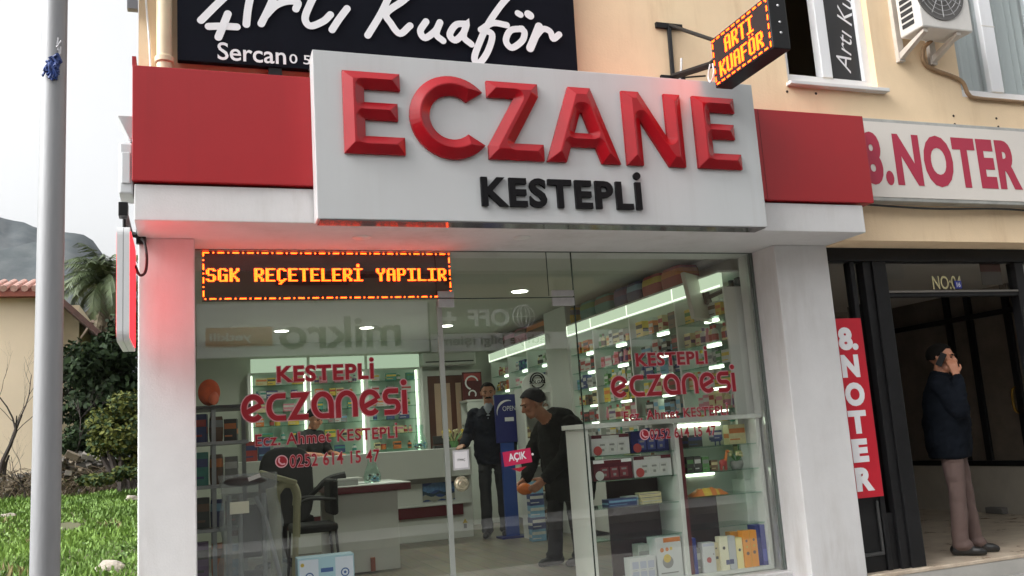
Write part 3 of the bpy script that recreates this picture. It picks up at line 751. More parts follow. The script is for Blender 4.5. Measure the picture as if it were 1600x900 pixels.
for k in range(5):
    tp.tube([(c[0] + .02 + random.uniform(-.008, .01), -1.545 + random.uniform(0, .006), bz_[2] + .03 + k * .012), (c[0] + .026 + random.uniform(-.008, .008), -1.543, bz_[2] + .06 + k * .012)], .004, 5)
tp.build("torn_tape", mat("grey_tape", (.5, .5, .52), .6), lp)
# ================================================================== NOTARY ENTRANCE
EY = .50
HF = .48
ef = MB()
ef.box(4.735, 9.2, EY - .02, EY + .08, 2.875, 2.984)            # header
entr = ef.build("entrance_header", M_metal_black, B, bev=.006)
def post(x0, x1, y0=EY, y1=EY + .09, z0=HF, z1=2.874, nm="post"): return box(nm, M_metal_black, entr, x0, x1, y0, y1, z0, z1, bev=.006)
post(4.735, 4.775); post(5.0, 5.045, EY + .01); post(5.12, 5.20); post(5.20, 5.335, EY - .02, EY + .10); post(6.74, 6.84); post(8.55, 8.65)
box("transom", M_metal_black, entr, 5.336, 6.739, EY + .01, EY + .08, 2.585, 2.635, bev=.004)
box("transom_lip", mat("worn_alu", S(120, 116, 110), .4, metal=.5), entr, 5.34, 6.735, EY - .004, EY + .009, 2.618, 2.634)
def pane(x0, x1, z0, z1, y, par=entr, m=None): return MB().quad((x0, y, z0), (x1, y, z0), (x1, y, z1), (x0, y, z1)).build("pane", m or M_darkglass, par)
pane(5.336, 6.739, 2.636, 2.874, EY + .05); pane(4.776, 4.999, 2.40, 2.874, EY + .05); pane(5.046, 5.119, .9, 2.874, EY + .06); pane(6.841, 8.549, HF, 2.874, EY + .05, m=M_pane)
for a, b, c in ((4.776, 4.999, 2.40), (5.046, 5.119, .899)): box("kick_panel", M_metal_black, entr, a, b, EY + .03, EY + .07, HF, c, bev=.004)
fr = MB(); fr.box(4.79, 4.985, EY + .012, EY + .029, .60, .625).box(4.965, 4.985, EY + .012, EY + .029, .626, 1.0); fr.build("panel_trim", mat("worn_black", (.05, .05, .05), .3), entr, bev=.003)
MB().box(5.335, 5.36, EY + .102, EY + .5, HF, 2.58).build("door_leaf", mat("door_edge_black", (.02, .018, .017), .35), entr, bev=.004)
# vertical red banner
vb = thing("notary_banner", (4.89, EY - .01, 1.04), "tall narrow red banner with white letters reading 8. NOTER down the entrance panel", "banner")
ob = MB().box(4.745, 5.02, EY - .012, EY - .003, 1.035, 2.415); ob.build("panel", mat("banner_red", S(190, 24, 44), .45), vb)
tb = MB(); H = 1.38 / 6.25
def bl(ch, k, wd, ht, x=4.778):
    zb = 2.415 - .07 - k * .2165 - ht
    put_text(tb, ch, (x, EY - .0125, zb), X3, Z3, width=wd, height=ht, lift=.001, offset=.06)
bl("8.", 0, .185, .182); bl("N", 1, .168, .178); bl("O", 2, .185, .184); bl("T", 3, .172, .178); bl("E", 4, .15, .178); bl("R", 5, .168, .178)
tb.build("lettering", M_white, vb)
# number on the transom glass
tb = MB(); a = P(1459, 452, y=EY + .045); b2 = P(1504, 451, y=EY + .045)
put_text(tb, "NO:04", (a[0], EY + .048, a[2]), X3, Z3, width=b2[0] - a[0], height=.115, lift=.001, offset=.012)
tb.build("painted_number", mat("yellowed_paint", S(196, 188, 142), .6), entr)
hp = thing("house_number_plate", (P(1497, 446, y=EY)[0], EY + .03, P(1497, 446, y=EY)[2]), "small blue house number plate 16 on the glass above the notary door", "number plate")
c = P(1497, 445, y=EY + .04)
MB().box(c[0] - .036, c[0] + .036, EY + .036, EY + .042, c[2] - .035, c[2] + .035).build("plate", mat("enamel_blue", S(32, 48, 140), .3), hp, bev=.002)
tb = MB(); put_text(tb, "16", (c[0] - .020, EY + .0355, c[2] - .02), X3, Z3, width=.040, height=.04, lift=.001, offset=.02); tb.build("digits", M_white, hp)
cpt = P(1548, 424, y=EY + .07)
ns2 = thing("notice", (cpt[0], EY + .06, cpt[2] - .12), "faded notice sheet with a red top behind the glass above the notary door", "notice")
MB().box(cpt[0] - .12, cpt[0] + .11, EY + .064, EY + .068, cpt[2] - .12, cpt[2] - .005).build("sheet", mat("faded_paper", (.16, .155, .15), .7), ns2)
MB().box(cpt[0] - .12, cpt[0] + .11, EY + .064, EY + .068, cpt[2] - .005, cpt[2] + .10).build("red_field", mat("faded_red", (.12, .02, .025), .6), ns2)
# hall behind
tag(MB().box(4.74, 8.6, EY - .06, 4.2, HF - .03, HF).build("hall_floor", M_marble, bev=.006), kind='structure')
tag(MB().box(4.735, 9.5, EY - .055, 4.2, .0, HF - .03).build("entrance_step", mat("step_grey", S(178, 176, 170), .7, var=.1, scale=4)), kind='structure')
tag(MB().box(4.735, 12, EY + .1, 4.3, 2.99, 3.05).build("hall_ceiling", mat("hall_ceiling", (.55, .52, .48), .8)), kind='structure')
hw = mat("hall_brown_panel", (.19, .155, .125), .4, var=.25, scale=3)
tag(MB().box(4.735, 8.7, 4.2, 4.3, 0, 3.0).build("hall_back_wall", hw), kind='structure')
tag(MB().box(4.735, 4.76, EY + .1, 4.2, 0, 3.0).build("hall_left_wall", mat("hall_plaster", (.6, .57, .52), .8)), kind='structure')
gp = thing("hall_partition", (8.55, 2.3, HF), "dark brown panelled partition on a low white wall inside the entrance hall", "partition")
MB().box(8.5, 8.6, EY + .1, 4.2, HF, 1.0).build("low_wall", mat("hall_white", S(196, 190, 178), .6, var=.1, scale=3), gp)
MB().box(8.54, 8.6, EY + .1, 4.2, 1.0, 2.99).build("panel", hw, gp)
for y in (4.1, 3.05, 2.74, 2.22, 1.2): MB().box(8.5, 8.54, y - .04, y + .04, 1.06, 2.99).build("mullion", M_metal_black, gp, bev=.004)
MB().box(8.49, 8.54, EY + .1, 4.2, 1.0, 1.06).build("rail", M_metal_black, gp, bev=.004)
MB().box(8.49, 8.54, EY + .1, 4.2, 2.66, 2.72).build("rail", M_metal_black, gp, bev=.004)
q = P(1590, 625, x=8.5)
MB().tube(spline([(8.49, q[1], q[2] + .14), (8.44, q[1], q[2] + .10), (8.43, q[1], q[2]), (8.44, q[1], q[2] - .10), (8.49, q[1], q[2] - .14)], 4), .014, 8).build("handle", mat("brass", S(190, 150, 70), .25, metal=.9), gp, smooth=True)
q = P(1580, 800, z=HF)
tag(MB().box(q[0] - .25, q[0] + .3, q[1] - .12, q[1] + .12, HF, HF + .07).build("door_mat_block", mat("mat_grey", (.2, .19, .18), .8), bev=.01), "flat grey block lying on the marble hall floor at the right edge", "block")

# ================================================================== VACANT LOT AND BEYOND
def leaves(blobs, n, size, mats, name, parent, aspect=1.6, seed=0, droop=.3):
    r = np.random.default_rng(seed); V = []; F = []; MI = []
    wts = np.array([b[3] * b[4] * b[5] for b in blobs]); wts = wts / wts.sum()
    for _ in range(n):
        b = blobs[r.choice(len(blobs), p=wts)]
        d = r.normal(size=3); d /= np.linalg.norm(d); rr = r.random() ** .42
        p = np.array(b[:3]) + d * rr * np.array(b[3:6]) * (1 + .18 * noise.noise(tuple(d * 3 + b[0])))
        if noise.noise(tuple(p * 2.2)) < -.28: continue
        nrm = d * .6 + r.normal(size=3) * .6 + np.array([0, 0, .4]); nrm /= np.linalg.norm(nrm)
        t = np.cross(nrm, r.normal(size=3)); t /= np.linalg.norm(t) + 1e-9; t[2] -= droop; t /= np.linalg.norm(t)
        s = np.cross(nrm, t); L = size * (.6 + .8 * r.random()); W = L / aspect
        k = len(V); V += [tuple(p - t * L * .5), tuple(p + s * W * .5), tuple(p + t * L * .5), tuple(p - s * W * .5)]
        F.append((k, k + 1, k + 2, k + 3)); MI.append(int(r.random() * len(mats)))
    m = MB(); m.v, m.f, m.m = V, F, MI
    return m.build(name, mats, parent)
def twig(m, p, d, L, r, depth, rnd):
    p = Vector(p); d = Vector(d).normalized(); pts = [p]; rs = [r]
    for i in range(4):
        d = (d + Vector((rnd.uniform(-.25, .25), rnd.uniform(-.25, .25), rnd.uniform(-.08, .2)))).normalized()
        pts.append(pts[-1] + d * L / 4); rs.append(r * (1 - .14 * (i + 1)))
    m.tube(pts, rs, 6 if r > .015 else 4, cap=False)
    if depth > 0:
        for i in range(2 if depth < 3 else 3):
            k = rnd.choice((2, 3, 4)); a = rnd.uniform(0, 6.28)
            nd = (d + Vector((math.cos(a), math.sin(a), rnd.uniform(-.1, .5))) * .75)
            twig(m, pts[k], nd, L * rnd.uniform(.6, .85), rs[k] * .62, depth - 1, rnd)
# house
M_hw = mat("house_plaster", S(226, 208, 182), .85, var=.06, scale=.6)
hs_ = thing("neighbour_house", (-6, 24, 1.2), "beige plastered house with a red tiled roof behind the vacant lot", "house")
HY = 20
e0 = P(0, 457, y=HY)[2]
hr = P(52, 457, y=HY)[0] + .1; hr2 = P(119, 600, y=HY)[0]
MB().box(-18, hr, HY, 31, .9, e0).build("wall", M_hw, hs_)
MB().box(hr, hr2, HY + .5, 31, .9, P(119, 505, y=HY)[2] + .55).build("wall", mat("house_plaster_b", S(206, 190, 160), .85, var=.06), hs_)
M_tile = mat("roof_tile", S(150, 84, 70), .8, var=.3, scale=5)
rt = MB(); rt.add([(-18.5, HY - .35, e0), (hr + .3, HY - .35, e0 - .04), (hr + .3, HY + 1.2, e0 + .42), (-18.5, HY + 1.2, e0 + .48), (-18.5, HY - .35, e0 - .12), (hr + .3, HY - .35, e0 - .16), (hr + .3, HY + 1.2, e0 - .1), (-18.5, HY + 1.2, e0 - .1)],
                  [(0, 1, 2, 3), (7, 6, 5, 4), (0, 4, 5, 1), (1, 5, 6, 2), (2, 6, 7, 3), (3, 7, 4, 0)])
rt.build("roof", M_tile, hs_)
tl = MB()
for k in range(64):
    x = -18.4 + k * .235
    if x > hr + .2: break
    tl.tube([(x, HY - .40, e0 + .03), (x, HY + 1.15, e0 + .48)], .085, 8)
tl.build("tile_row", mat("pale_tile_end", S(190, 150, 138), .8, var=.35, scale=6), hs_)
ra, rb_ = P(70, 440, y=HY - 1.2), P(162, 522, y=HY - 1.2)
rr_ = MB(); th = .16
rr_.add([(ra[0], HY - 1.2, ra[2]), (rb_[0], HY - 1.2, rb_[2]), (rb_[0], 31, rb_[2]), (ra[0], 31, ra[2]), (ra[0], HY - 1.2, ra[2] - th), (rb_[0], HY - 1.2, rb_[2] - th), (rb_[0], 31, rb_[2] - th), (ra[0], 31, ra[2] - th)],
        [(0, 1, 2, 3), (7, 6, 5, 4), (0, 4, 5, 1), (1, 5, 6, 2), (2, 6, 7, 3), (3, 7, 4, 0)])
rr_.build("side_roof", mat("dark_brown_wood", S(84, 58, 52), .8, var=.3), hs_)
a = P(118, 523, y=HY - .6); b2 = P(145, 502, y=HY - .6)
MB().tube([(a[0], HY + .45, a[2] - .0), (b2[0], HY - .6, b2[2])], .045, 6).build("brace", mat("pale_wood", S(170, 150, 136), .8), hs_)
MB().tube([(hr2 - .02, HY + .42, 1), (hr2 - .02, HY + .42, a[2])], .05, 8).build("downpipe", mat("pale_pipe", S(190, 180, 160), .6), hs_)
wn_ = MB().box(-9.3, -8.1, HY - .03, HY + .02, 3.2, 4.6).build("window", M_pvc, hs_); MB().box(-9.2, -8.2, HY - .034, HY - .03, 3.3, 4.5).build("pane", mat("dark_pane", (.03, .035, .04), .15), wn_)

# palm
pc = P(164, 445, y=26)
pt = thing("palm_tree", (pc[0], 26, 1.3), "tall palm with drooping fronds and a skirt of dry leaves behind the left light box", "tree")
gr_ = mat("palm_green", (.085, .12, .05), .6, var=.4, scale=3); dr_ = mat("palm_dry", (.15, .12, .075), .8, var=.4, scale=3)
MB().tube([(pc[0], 26, 1.2), (pc[0] + .1, 26, 4), (pc[0], 26, pc[2])], [.3, .26, .24], 12).build("trunk", mat("palm_bark", (.12, .09, .06), .9, var=.4, scale=6, bump=.6), pt)
def frond(m, c, az, el, L, droop, mi, rnd):
    pts = []; p = Vector(c); e = el
    for k in range(9):
        pts.append(p.copy()); p = p + Vector((math.cos(az) * math.cos(e), math.sin(az) * math.cos(e), math.sin(e))) * L / 8; e -= droop / 8
    m.tube(pts, [.03 - .003 * k for k in range(9)], 4, mi=mi, cap=False)
    for k in range(1, 9):
        t = (pts[k] - pts[k - 1]).normalized(); sd = t.cross(Vector((0, 0, 1))).normalized()
        for sgn in (-1, 1):
            for h in (0, .33, .66):
                b0 = pts[k - 1].lerp(pts[k], h); ln = L * .26 * (1 - abs(k / 9 - .45)) * rnd.uniform(.8, 1.1)
                tip = b0 + (sd * sgn * .8 + t * .55 + Vector((0, 0, -.35 - rnd.random() * .4))).normalized() * ln
                wv = t * .035; m.add([b0 - wv, b0 + wv, tip], [(0, 1, 2)], mi)
rn = random.Random(3); m = MB()
for k in range(64): frond(m, (pc[0], 26, pc[2] + .1), rn.uniform(0, 6.28), rn.uniform(-.5, 1.35), rn.uniform(1.5, 2.1), rn.uniform(1.4, 2.3), 0, rn)
m.build("crown", [gr_], pt)
m = MB()
for k in range(70): frond(m, (pc[0], 26, pc[2] - rn.uniform(.1, 1.3)), rn.uniform(0, 6.28), rn.uniform(-1.3, -.5), rn.uniform(1.2, 1.9), rn.uniform(.3, .9), 0, rn)
m.build("dry_skirt", [dr_], pt)
# trees and bushes
lg = mat("leaf_dark", (.018, .032, .014), .7, spec=.12, var=.4, scale=1.5); lg2 = mat("leaf_dark_b", (.030, .052, .020), .7, spec=.12); ly = mat("leaf_olive", (.085, .10, .024), .7, spec=.12, var=.3, scale=2); ly2 = mat("leaf_olive_b", (.125, .135, .035), .7, spec=.12)
bk = mat("bark", (.045, .035, .03), .9, var=.4, scale=8, bump=.5)
def bush(name, label, px, py, y, blobs, n, size, mats, seed, cat="bush", stems=True):
    c = P(px, py, y=y); base = lot_h(c[0], y)
    t = thing(name, (c[0], y, base), label, cat)
    s = 1415 / (y + 5.3)
    bl_ = [(c[0] + dx / s, y + dy, c[2] - dz / s, rx / s, rx / s, rz / s) for dx, dy, dz, rx, rz in blobs]
    if stems:
        m = MB(); rnd = random.Random(seed)
        for k, b in enumerate(bl_): m.tube(spline([(c[0] + .1 * k, y, base - .05), ((c[0] + b[0]) / 2, (y + b[1]) / 2, (base + b[2]) / 2), (b[0], b[1], b[2])], 4), [.09 - .006 * q for q in range(9)], 6)
        m.build("trunk", bk, t)
    leaves(bl_, n, size, mats, "crown", t, seed=seed)
    return t
bush("conifer_tree", "dark green spreading tree behind the yellowish bush on the lot", 165, 600, 18.5, [(-30, 0, -30, 42, 34), (25, .3, -50, 50, 36), (-5, .4, 20, 60, 45), (45, .2, 30, 40, 60), (-20, .2, 70, 34, 34), (30, 1, -90, 34, 26)], 9500, .17, [lg, lg, lg2], 3, cat="tree")
bush("garden_shrub", "yellowish green bush beside the shop's left pillar", 190, 668, 15.2, [(0, 0, 10, 36, 30), (-26, .1, -8, 24, 24), (8, .2, -34, 30, 22), (18, .2, 34, 30, 26), (-30, .2, 22, 20, 20)], 5200, .105, [ly, ly2, lg2], 5)
bush("hedge_bush", "low dark green bush at the foot of the house wall", 130, 690, 17, [(-10, 0, 0, 26, 22), (16, .2, 8, 24, 20)], 1500, .11, [lg, lg2], 6)
bush("distant_tree", "round green tree top far beyond the palm", 128, 545, 34, [(0, 0, -18, 40, 22), (35, 1, -6, 34, 26), (20, 0, 20, 50, 40)], 2600, .24, [lg2, lg], 8, cat="tree")
bush("weed_clump", "dark weedy clump growing at the far edge of the grass", 180, 745, 14, [(-20, 0, 2, 34, 9), (20, .2, -4, 30, 12)], 1400, .09, [lg2, ly], 9, stems=False)
rnd = random.Random(12)
for k, (px, y, lab) in enumerate(((8, 16, "bare leafless tree in front of the beige house at the left edge"), (108, 17, "bare dark tree just right of the grey pole, before the house"), (46, 15.5, "small bare shrub with thin twigs close left of the grey pole"))):
    c = P(px, 740, y=y); base = lot_h(c[0], y)
    t = thing("bare_tree", (c[0], y, base), lab, "tree", "bare trees on the vacant lot"); m = MB()
    if k == 0:
        twig(m, (c[0] + .25, y, base - .05), (-.8, 0, 1.1), .9, .10, 1, rnd); twig(m, (c[0] - .1, y, base + .5), (.3, 0, 1), 1.3, .055, 4, rnd)
    else: twig(m, (c[0], y, base - .05), (.25 * (1 - 2 * (k == 2)), 0, 1), 1.2 if k == 1 else .7, .05 if k == 1 else .025, 4, rnd)
    m.build("trunk", bk, t, smooth=True)
# dry stone wall and rubble
sw = thing("rubble_wall", (-2, 16.3, 1.0), "low heap of grey rubble and dry brush along the back of the lot", "rubble wall")
m = MB(); rnd = random.Random(4)
st = [mat("stone_a", (.22, .2, .175), .9, var=.3, scale=6), mat("stone_b", (.13, .12, .105), .9, var=.3, scale=6), mat("stone_c", (.16, .13, .09), .9, var=.3, scale=6)]
for k in range(420):
    x = rnd.uniform(-5.2, -.6); y = 16.3 + rnd.uniform(-.4, .5); hmax = .62 + .22 * math.sin(x * 2.1)
    z = lot_h(x, y) + rnd.random() * hmax; s = rnd.uniform(.07, .17)
    m.rbox(Vector((x, y, z)), s * 1.7, s, s * .8, rnd.uniform(0, 6), rnd.randint(0, 2), rnd.uniform(-.5, .5), rnd.uniform(-.5, .5))
m.build("stones", st, sw, bev=.012)
m = MB()
for k in range(500):
    x = rnd.uniform(-5.2, -.6); y = 16.0 + rnd.uniform(-.5, .3); z = lot_h(x, y); a = rnd.uniform(0, 6.28); h = rnd.uniform(.2, .75)
    m.tube([(x, y, z), (x + math.cos(a) * h * .5, y + math.sin(a) * h * .3, z + h * .7), (x + math.cos(a) * h, y + math.sin(a) * h * .5, z + h * .85)], .007, 3, cap=False)
m.build("dry_brush", mat("dry_twig", (.15, .115, .075), .9), sw)
def rock(name, c, s, label, seed):
    bm = bmesh.new(); bmesh.ops.create_icosphere(bm, subdivisions=3, radius=1)
    for v in bm.verts:
        n = noise.noise(v.co * 1.3 + Vector((seed, 0, 0))); v.co *= 1 + .35 * n; v.co = Vector((v.co.x * s[0] + c[0], v.co.y * s[1] + c[1], v.co.z * s[2] + c[2]))
    me = bpy.data.meshes.new(name); bm.to_mesh(me); bm.free(); me.materials.append(mat("lot_stone", (.36, .32, .27), .9, var=.35, scale=9, bump=.6, bscale=30))
    o = bpy.data.objects.new(name, me); COL.objects.link(o); tag(o, label, "rock")
q = P(172, 893, y=5.5)
rock("boulder", (q[0], 5.5, lot_h(q[0], 5.5) + .02), (.15, .13, .10), "pale rough boulder lying in the grass near the pillar foot", 1.7)
q = P(10, 735, y=12); rock("boulder", (q[0], 12, lot_h(q[0], 12)), (.22, .15, .07), "flat pale stone half sunk in the grass at the left edge", 5.1)
q = P(205, 757, y=13.5); rock("boulder", (q[0], 13.5, lot_h(q[0], 13.5) + .05), (.12, .1, .08), "small white stone at the far edge of the grass by the pillar", 9.1)

# ================================================================== ACROSS THE STREET (seen mirrored in the shop glass)
OY = -11.0
ob_ = thing("opposite_building", (4, OY, 0), "plain brown building across the street, mirrored in the shop glass with its sign boards", "building")
MB().box(-14, 20, OY - 6, OY, .0, 3.45).build("shopfront_wall", mat("dark_shopfront", (.06, .06, .055), .5, var=.4, scale=.8), ob_)
MB().box(-14, 20, OY - 6, OY - .05, 3.45, 6.2).build("wall", mat("brown_render", S(138, 122, 104), .8, var=.06), ob_)
for k in range(9):
    x = -12 + k * 3.4; MB().box(x, x + 1.4, OY - .06, OY - .03, 4.9, 5.9).build("window", mat("dark_pane", (.03, .035, .04)), ob_)
os_ = thing("opposite_sign", (2.5, OY, 3.5), "white shop sign across the street reading mikro, mirrored in the glass", "sign")
MB().box(.15, 4.55, OY, OY + .15, 3.50, 4.52).build("panel", M_white, os_)
tb = MB(); put_text(tb, "mikro", (3.98, OY + .151, 3.62), NEGX, Z3, width=2.35, height=.62, lift=.002, offset=.02)
tb.build("lettering", mat("grey_vinyl", (.07, .065, .06), .5), os_)
MB().box(.3, 1.5, OY + .151, OY + .156, 3.70, 4.06).build("orange_field", mat("orange_field", S(190, 110, 60), .5), os_)
tb = MB(); put_text(tb, "yetkili", (1.12, OY + .157, 3.76), NEGX, Z3, width=.75, height=.2, lift=.002, offset=.015); tb.build("small_lettering", M_white, os_)
os2 = thing("opposite_sign", (5.6, OY, 3.5), "dark shop sign with a globe across the street, mirrored beside the mikro sign", "sign")
MB().box(4.6, 7.6, OY, OY + .15, 3.85, 4.5).build("panel", mat("green_grey_panel", (.13, .14, .11), .5), os2)
MB().box(4.6, 9.6, OY, OY + .14, 3.48, 3.845).build("lower_panel", M_white, os2)
tb = MB(); put_text(tb, "OFF", (6.3, OY + .151, 3.98), NEGX, Z3, width=.9, height=.36, lift=.002, offset=.03)
put_text(tb, "+", (5.15, OY + .151, 4.0), NEGX, Z3, width=.3, height=.3, lift=.002, offset=.03)
for rx in (.24, .14, .06): tb.tube([(6.62 + rx * math.cos(t), OY + .155, 4.17 + .24 * math.sin(t)) for t in np.linspace(0, 6.2832, 25)], .014, 4)
tb.tube([(6.38, OY + .155, 4.17), (6.86, OY + .155, 4.17)], .014, 4); tb.build("lettering", M_white, os2)
tb = MB(); put_text(tb, "fethiye bilgi işlem", (7.2, OY + .141, 3.55), NEGX, Z3, width=2.4, height=.24, lift=.002, offset=.012)
tb.build("small_lettering", mat("grey_vinyl", (.07, .065, .06)), os2)
# ================================================================== SHOP FRONT GLASS
FZ = .55; GY = .73
def gpane(nm, x0, x1, z0, z1, y=GY, m=M_glass):
    return MB().quad((x0, y, z0), (x1, y, z0), (x1, y, z1), (x0, y, z1)).build(nm, m, B)
gl1 = gpane("window_pane", .045, 1.628, FZ + .0, 2.988)
gl2 = gpane("window_pane", 2.672, 4.22, FZ + .0, 2.988)
gl3 = gpane("transom_pane", 1.634, 2.668, 2.652, 2.988)
dr = gpane("glass_door", 1.636, 2.664, FZ + .01, 2.644, y=GY + .004)
ed = mat("glass_edge_seal", S(150, 156, 150), .3, var=.05)
MB().box(1.625, 1.66, GY - .006, GY + .012, FZ, 2.63).build("edge_seal", ed, dr)
ge = mat("glass_edge", (.02, .035, .03), .2)
MB().box(2.665, 2.671, GY - .006, GY + .008, FZ, 2.985).box(2.47, 2.474, GY - .004, GY + .004, 2.66, 2.985).box(1.64, 2.66, GY - .004, GY + .006, 2.645, 2.651).build("glass_joint", ge, gl3)
MB().box(.045, 4.22, GY - .008, GY + .012, 2.984, 2.9895).box(4.222, 4.238, GY - .012, GY + .016, FZ, 2.988).build("window_frame", mat("frame_grey_green", (.12, .14, .13), .4), B)
MB().box(4.205, 4.221, GY + .013, GY + .05, FZ, 2.98).build("window_frame", M_steel, B)
for x0, x1 in ((1.635, 1.75), (2.49, 2.665)):
    h = MB().box(x0, x1, GY - .016, GY - .002, 2.655, 2.70).box(x0, x1, GY - .016, GY - .002, 2.585, 2.645); h.build("hinge", M_steel, dr, bev=.003)
q = P(722, 756, y=GY - .02)
MB().lathe([(.0, -.034), (.018, -.034), (.024, -.028), (.034, -.03), (.047, -.022), (.052, -.008), (.052, 0)], (q[0], GY - .004, q[2]), 28, axis='Y').build("handle", mat("glass_knob", S(170, 165, 140), .12, metal=.4, var=.3, scale=50), dr, smooth=True)
for k in range(18):
    a = 2 * math.pi * k / 18
q1 = P(707, 704, y=GY - .006); q2 = P(734, 733, y=GY - .006)
st_ = MB().box(q1[0], q2[0], GY - .007, GY - .004, q2[2], q1[2]); sk = st_.build("sticker", mat("sticker_grey", (.5, .5, .52), .5), dr, bev=.0)
MB().box(q1[0] + .012, q2[0] - .012, GY - .009, GY - .0072, q2[2] + .012, q1[2] - .012).build("white_field", M_white, sk)
tb = MB(); put_text(tb, "ITIMAÇ", (q1[0] + .03, GY - .0092, (q1[2] + q2[2]) / 2 - .012), X3, Z3, width=(q2[0] - q1[0]) - .06, height=.02, lift=.001); tb.build("print", M_black, sk)
# hanging AÇIK plate
hp_ = thing("open_plate", (2.14, GY - .03, 1.48), "tilted pink AÇIK plate hanging on the glass door", "door sign")
q1 = P(787, 709, y=GY - .03); q2 = P(831, 702, y=GY - .03); ang = rad(5); u_ = (math.cos(ang), 0, math.sin(ang)); w_ = (-math.sin(ang), 0, math.cos(ang))
L_ = .205; hh = .098; o_ = np.array([q1[0], GY - .03, q1[2] - hh + .01])
MB().prism([(0, 0), (L_, 0), (L_, hh), (0, hh)], o_, u_, w_, .004).build("plate", mat("pink_plate", S(196, 40, 84), .4), hp_)
tb = MB(); put_text(tb, "AÇIK", o_ + np.array(u_) * .036 + np.array(w_) * .018 + np.array([0, -.0045, 0]), u_, w_, width=.132, height=.064, lift=.001, offset=.03); tb.build("lettering", M_white, hp_)
MB().prism([(.05, -.022), (.16, -.022), (.105, -.052)], o_ + np.array([0, .001, 0]), u_, w_, .003).build("arrow", mat("red_arrow", S(170, 30, 50), .4), hp_)
MB().ball((o_[0] + L_ + .006, GY - .03, o_[2] + .07), .009, .012, .009, 8, 6).build("suction_hook", mat("clear_hook", (.8, .8, .8), .1), hp_)
# vinyl lettering
M_crim = mat("crimson_vinyl_letters", S(140, 8, 28), .5); M_pink = mat("pale_vinyl_outline", S(205, 160, 166), .5)
def arc(c, r, a0, a1, n=16): return [(c[0] + r * math.cos(rad(a0 + (a1 - a0) * i / n)), c[1] + r * math.sin(rad(a0 + (a1 - a0) * i / n))) for i in range(n + 1)]
GLY = {'e': (1.0, [[(.22, .36), (.84, .60)], arc((.5, .5), .40, 18, 318, 26)]),
       'c': (.92, [[(.86, .9), (.5, .9)] + arc((.5, .5), .40, 90, 270, 18)[1:] + [(.86, .1)]]),
       'z': (.92, [[(.06, .9), (.74, .9), (.12, .1), (.86, .1)]]),
       'a': (1.02, [[(.9, 0), (.9, .5)] + arc((.5, .5), .40, 0, 270, 24)[1:] + [(.8, .1)]]),
       'n': (1.02, [[(.1, 0), (.1, .5)] + arc((.5, .5), .40, 180, 0, 18)[1:] + [(.9, 0)]]),
       's': (.86, [[(.78, .9), (.32, .9)] + arc((.32, .7), .2, 90, 270, 10)[1:] + [(.55, .5)] + arc((.55, .3), .2, 90, -90, 10)[1:] + [(.06, .1)]]),
       'i': (.24, [[(.1, 0), (.1, .92)]])}
def geom_word(word, x0, x1, z0, xh, y, m, k0=0):
    tot = sum(GLY[c][0] + .10 for c in word) - .10; s = (x1 - x0) / tot; x = 0; st = .185
    for c in word:
        for pl_ in GLY[c][1]:
            pts = [((x + a) * s, b * xh) for a, b in pl_]
            k0 += 1
            ribbon(m, pts, st * xh + .013, (x0, y, z0), X3, Z3, mi=1, lift=.0001 * k0, caps=False, slope=.2)
            ribbon(m, pts, st * xh, (x0, y - .004, z0), X3, Z3, mi=0, lift=.0002 * k0, caps=False, slope=.3)
        if c == 'i':
            for r, mi, dy in ((.115 * xh + .0065, 1, 0), (.115 * xh, 0, -.004)):
                ring = [(x0 + (x + .1) * s + r * math.cos(t), y + dy - .0001, z0 + 1.2 * xh + r * math.sin(t)) for t in np.linspace(0, 2 * math.pi, 17)[:-1]]
                m.add(ring, [tuple(range(16))], mi)
        x += GLY[c][0] + .10
def glass_text(par, rows, y=GY - .004):
    for kind, body, a, b2, hpx in rows:
        m = MB()
        p = P(*a, y=y); q = P(*b2, y=y); zt = P(a[0], a[1] - hpx, y=y)[2]
        if kind == 'g': geom_word(body, p[0], q[0], p[2], zt - p[2], y, m)
        else:
            hgt = zt - p[2]
            put_text(m, body, (p[0], y, p[2]), X3, Z3, width=q[0] - p[0], height=hgt, mi=1, lift=.0005, offset=kind, extra=.030, spacing=1.1)
            put_text(m, body, (p[0], y - .004, p[2]), X3, Z3, width=q[0] - p[0], height=hgt, mi=0, lift=.0005, offset=kind, spacing=1.1)
        m.build("vinyl_lettering", [M_crim, M_pink], par)
def phone_icon(par, px, py, y=GY - .004):
    c = P(px, py, y=y); m = MB(); r = .040
    for rr, mi, dy in ((r, 1, -.0006), (r * .82, 0, -.0018)):
        m.add([(c[0] + rr * math.cos(t), y + dy, c[2] + rr * math.sin(t)) for t in np.linspace(0, 2 * math.pi, 25)[:-1]], [tuple(range(24))], mi)
    ribbon(m, spline([(-.014, .020), (-.017, .0), (0, -.017), (.018, -.016)], 5), .010, (c[0], y, c[2]), X3, Z3, mi=1, lift=.003)
    m.build("phone_icon", [M_crim, M_pink], par)
glass_text(gl1, [(.028, "KESTEPLİ", (433, 598), (584, 590), 34), ('g', "eczanesi", (378, 661), (637, 645), 44), (.012, "Ecz. Ahmet KESTEPLİ", (399, 698), (621, 686), 25), (.012, "0252 614 15 47", (453, 731), (593, 719), 20)])
phone_icon(gl1, 440, 721)
glass_text(gl2, [(.028, "KESTEPLİ", (994, 573), (1106, 570), 28), ('g', "eczanesi", (956, 622), (1151, 615), 34), (.012, "Ecz. Ahmet KESTEPLİ", (975, 658), (1138, 650), 20), (.012, "0252 614 15 47", (1016, 687), (1119, 682), 16)])
phone_icon(gl2, 1007, 679)

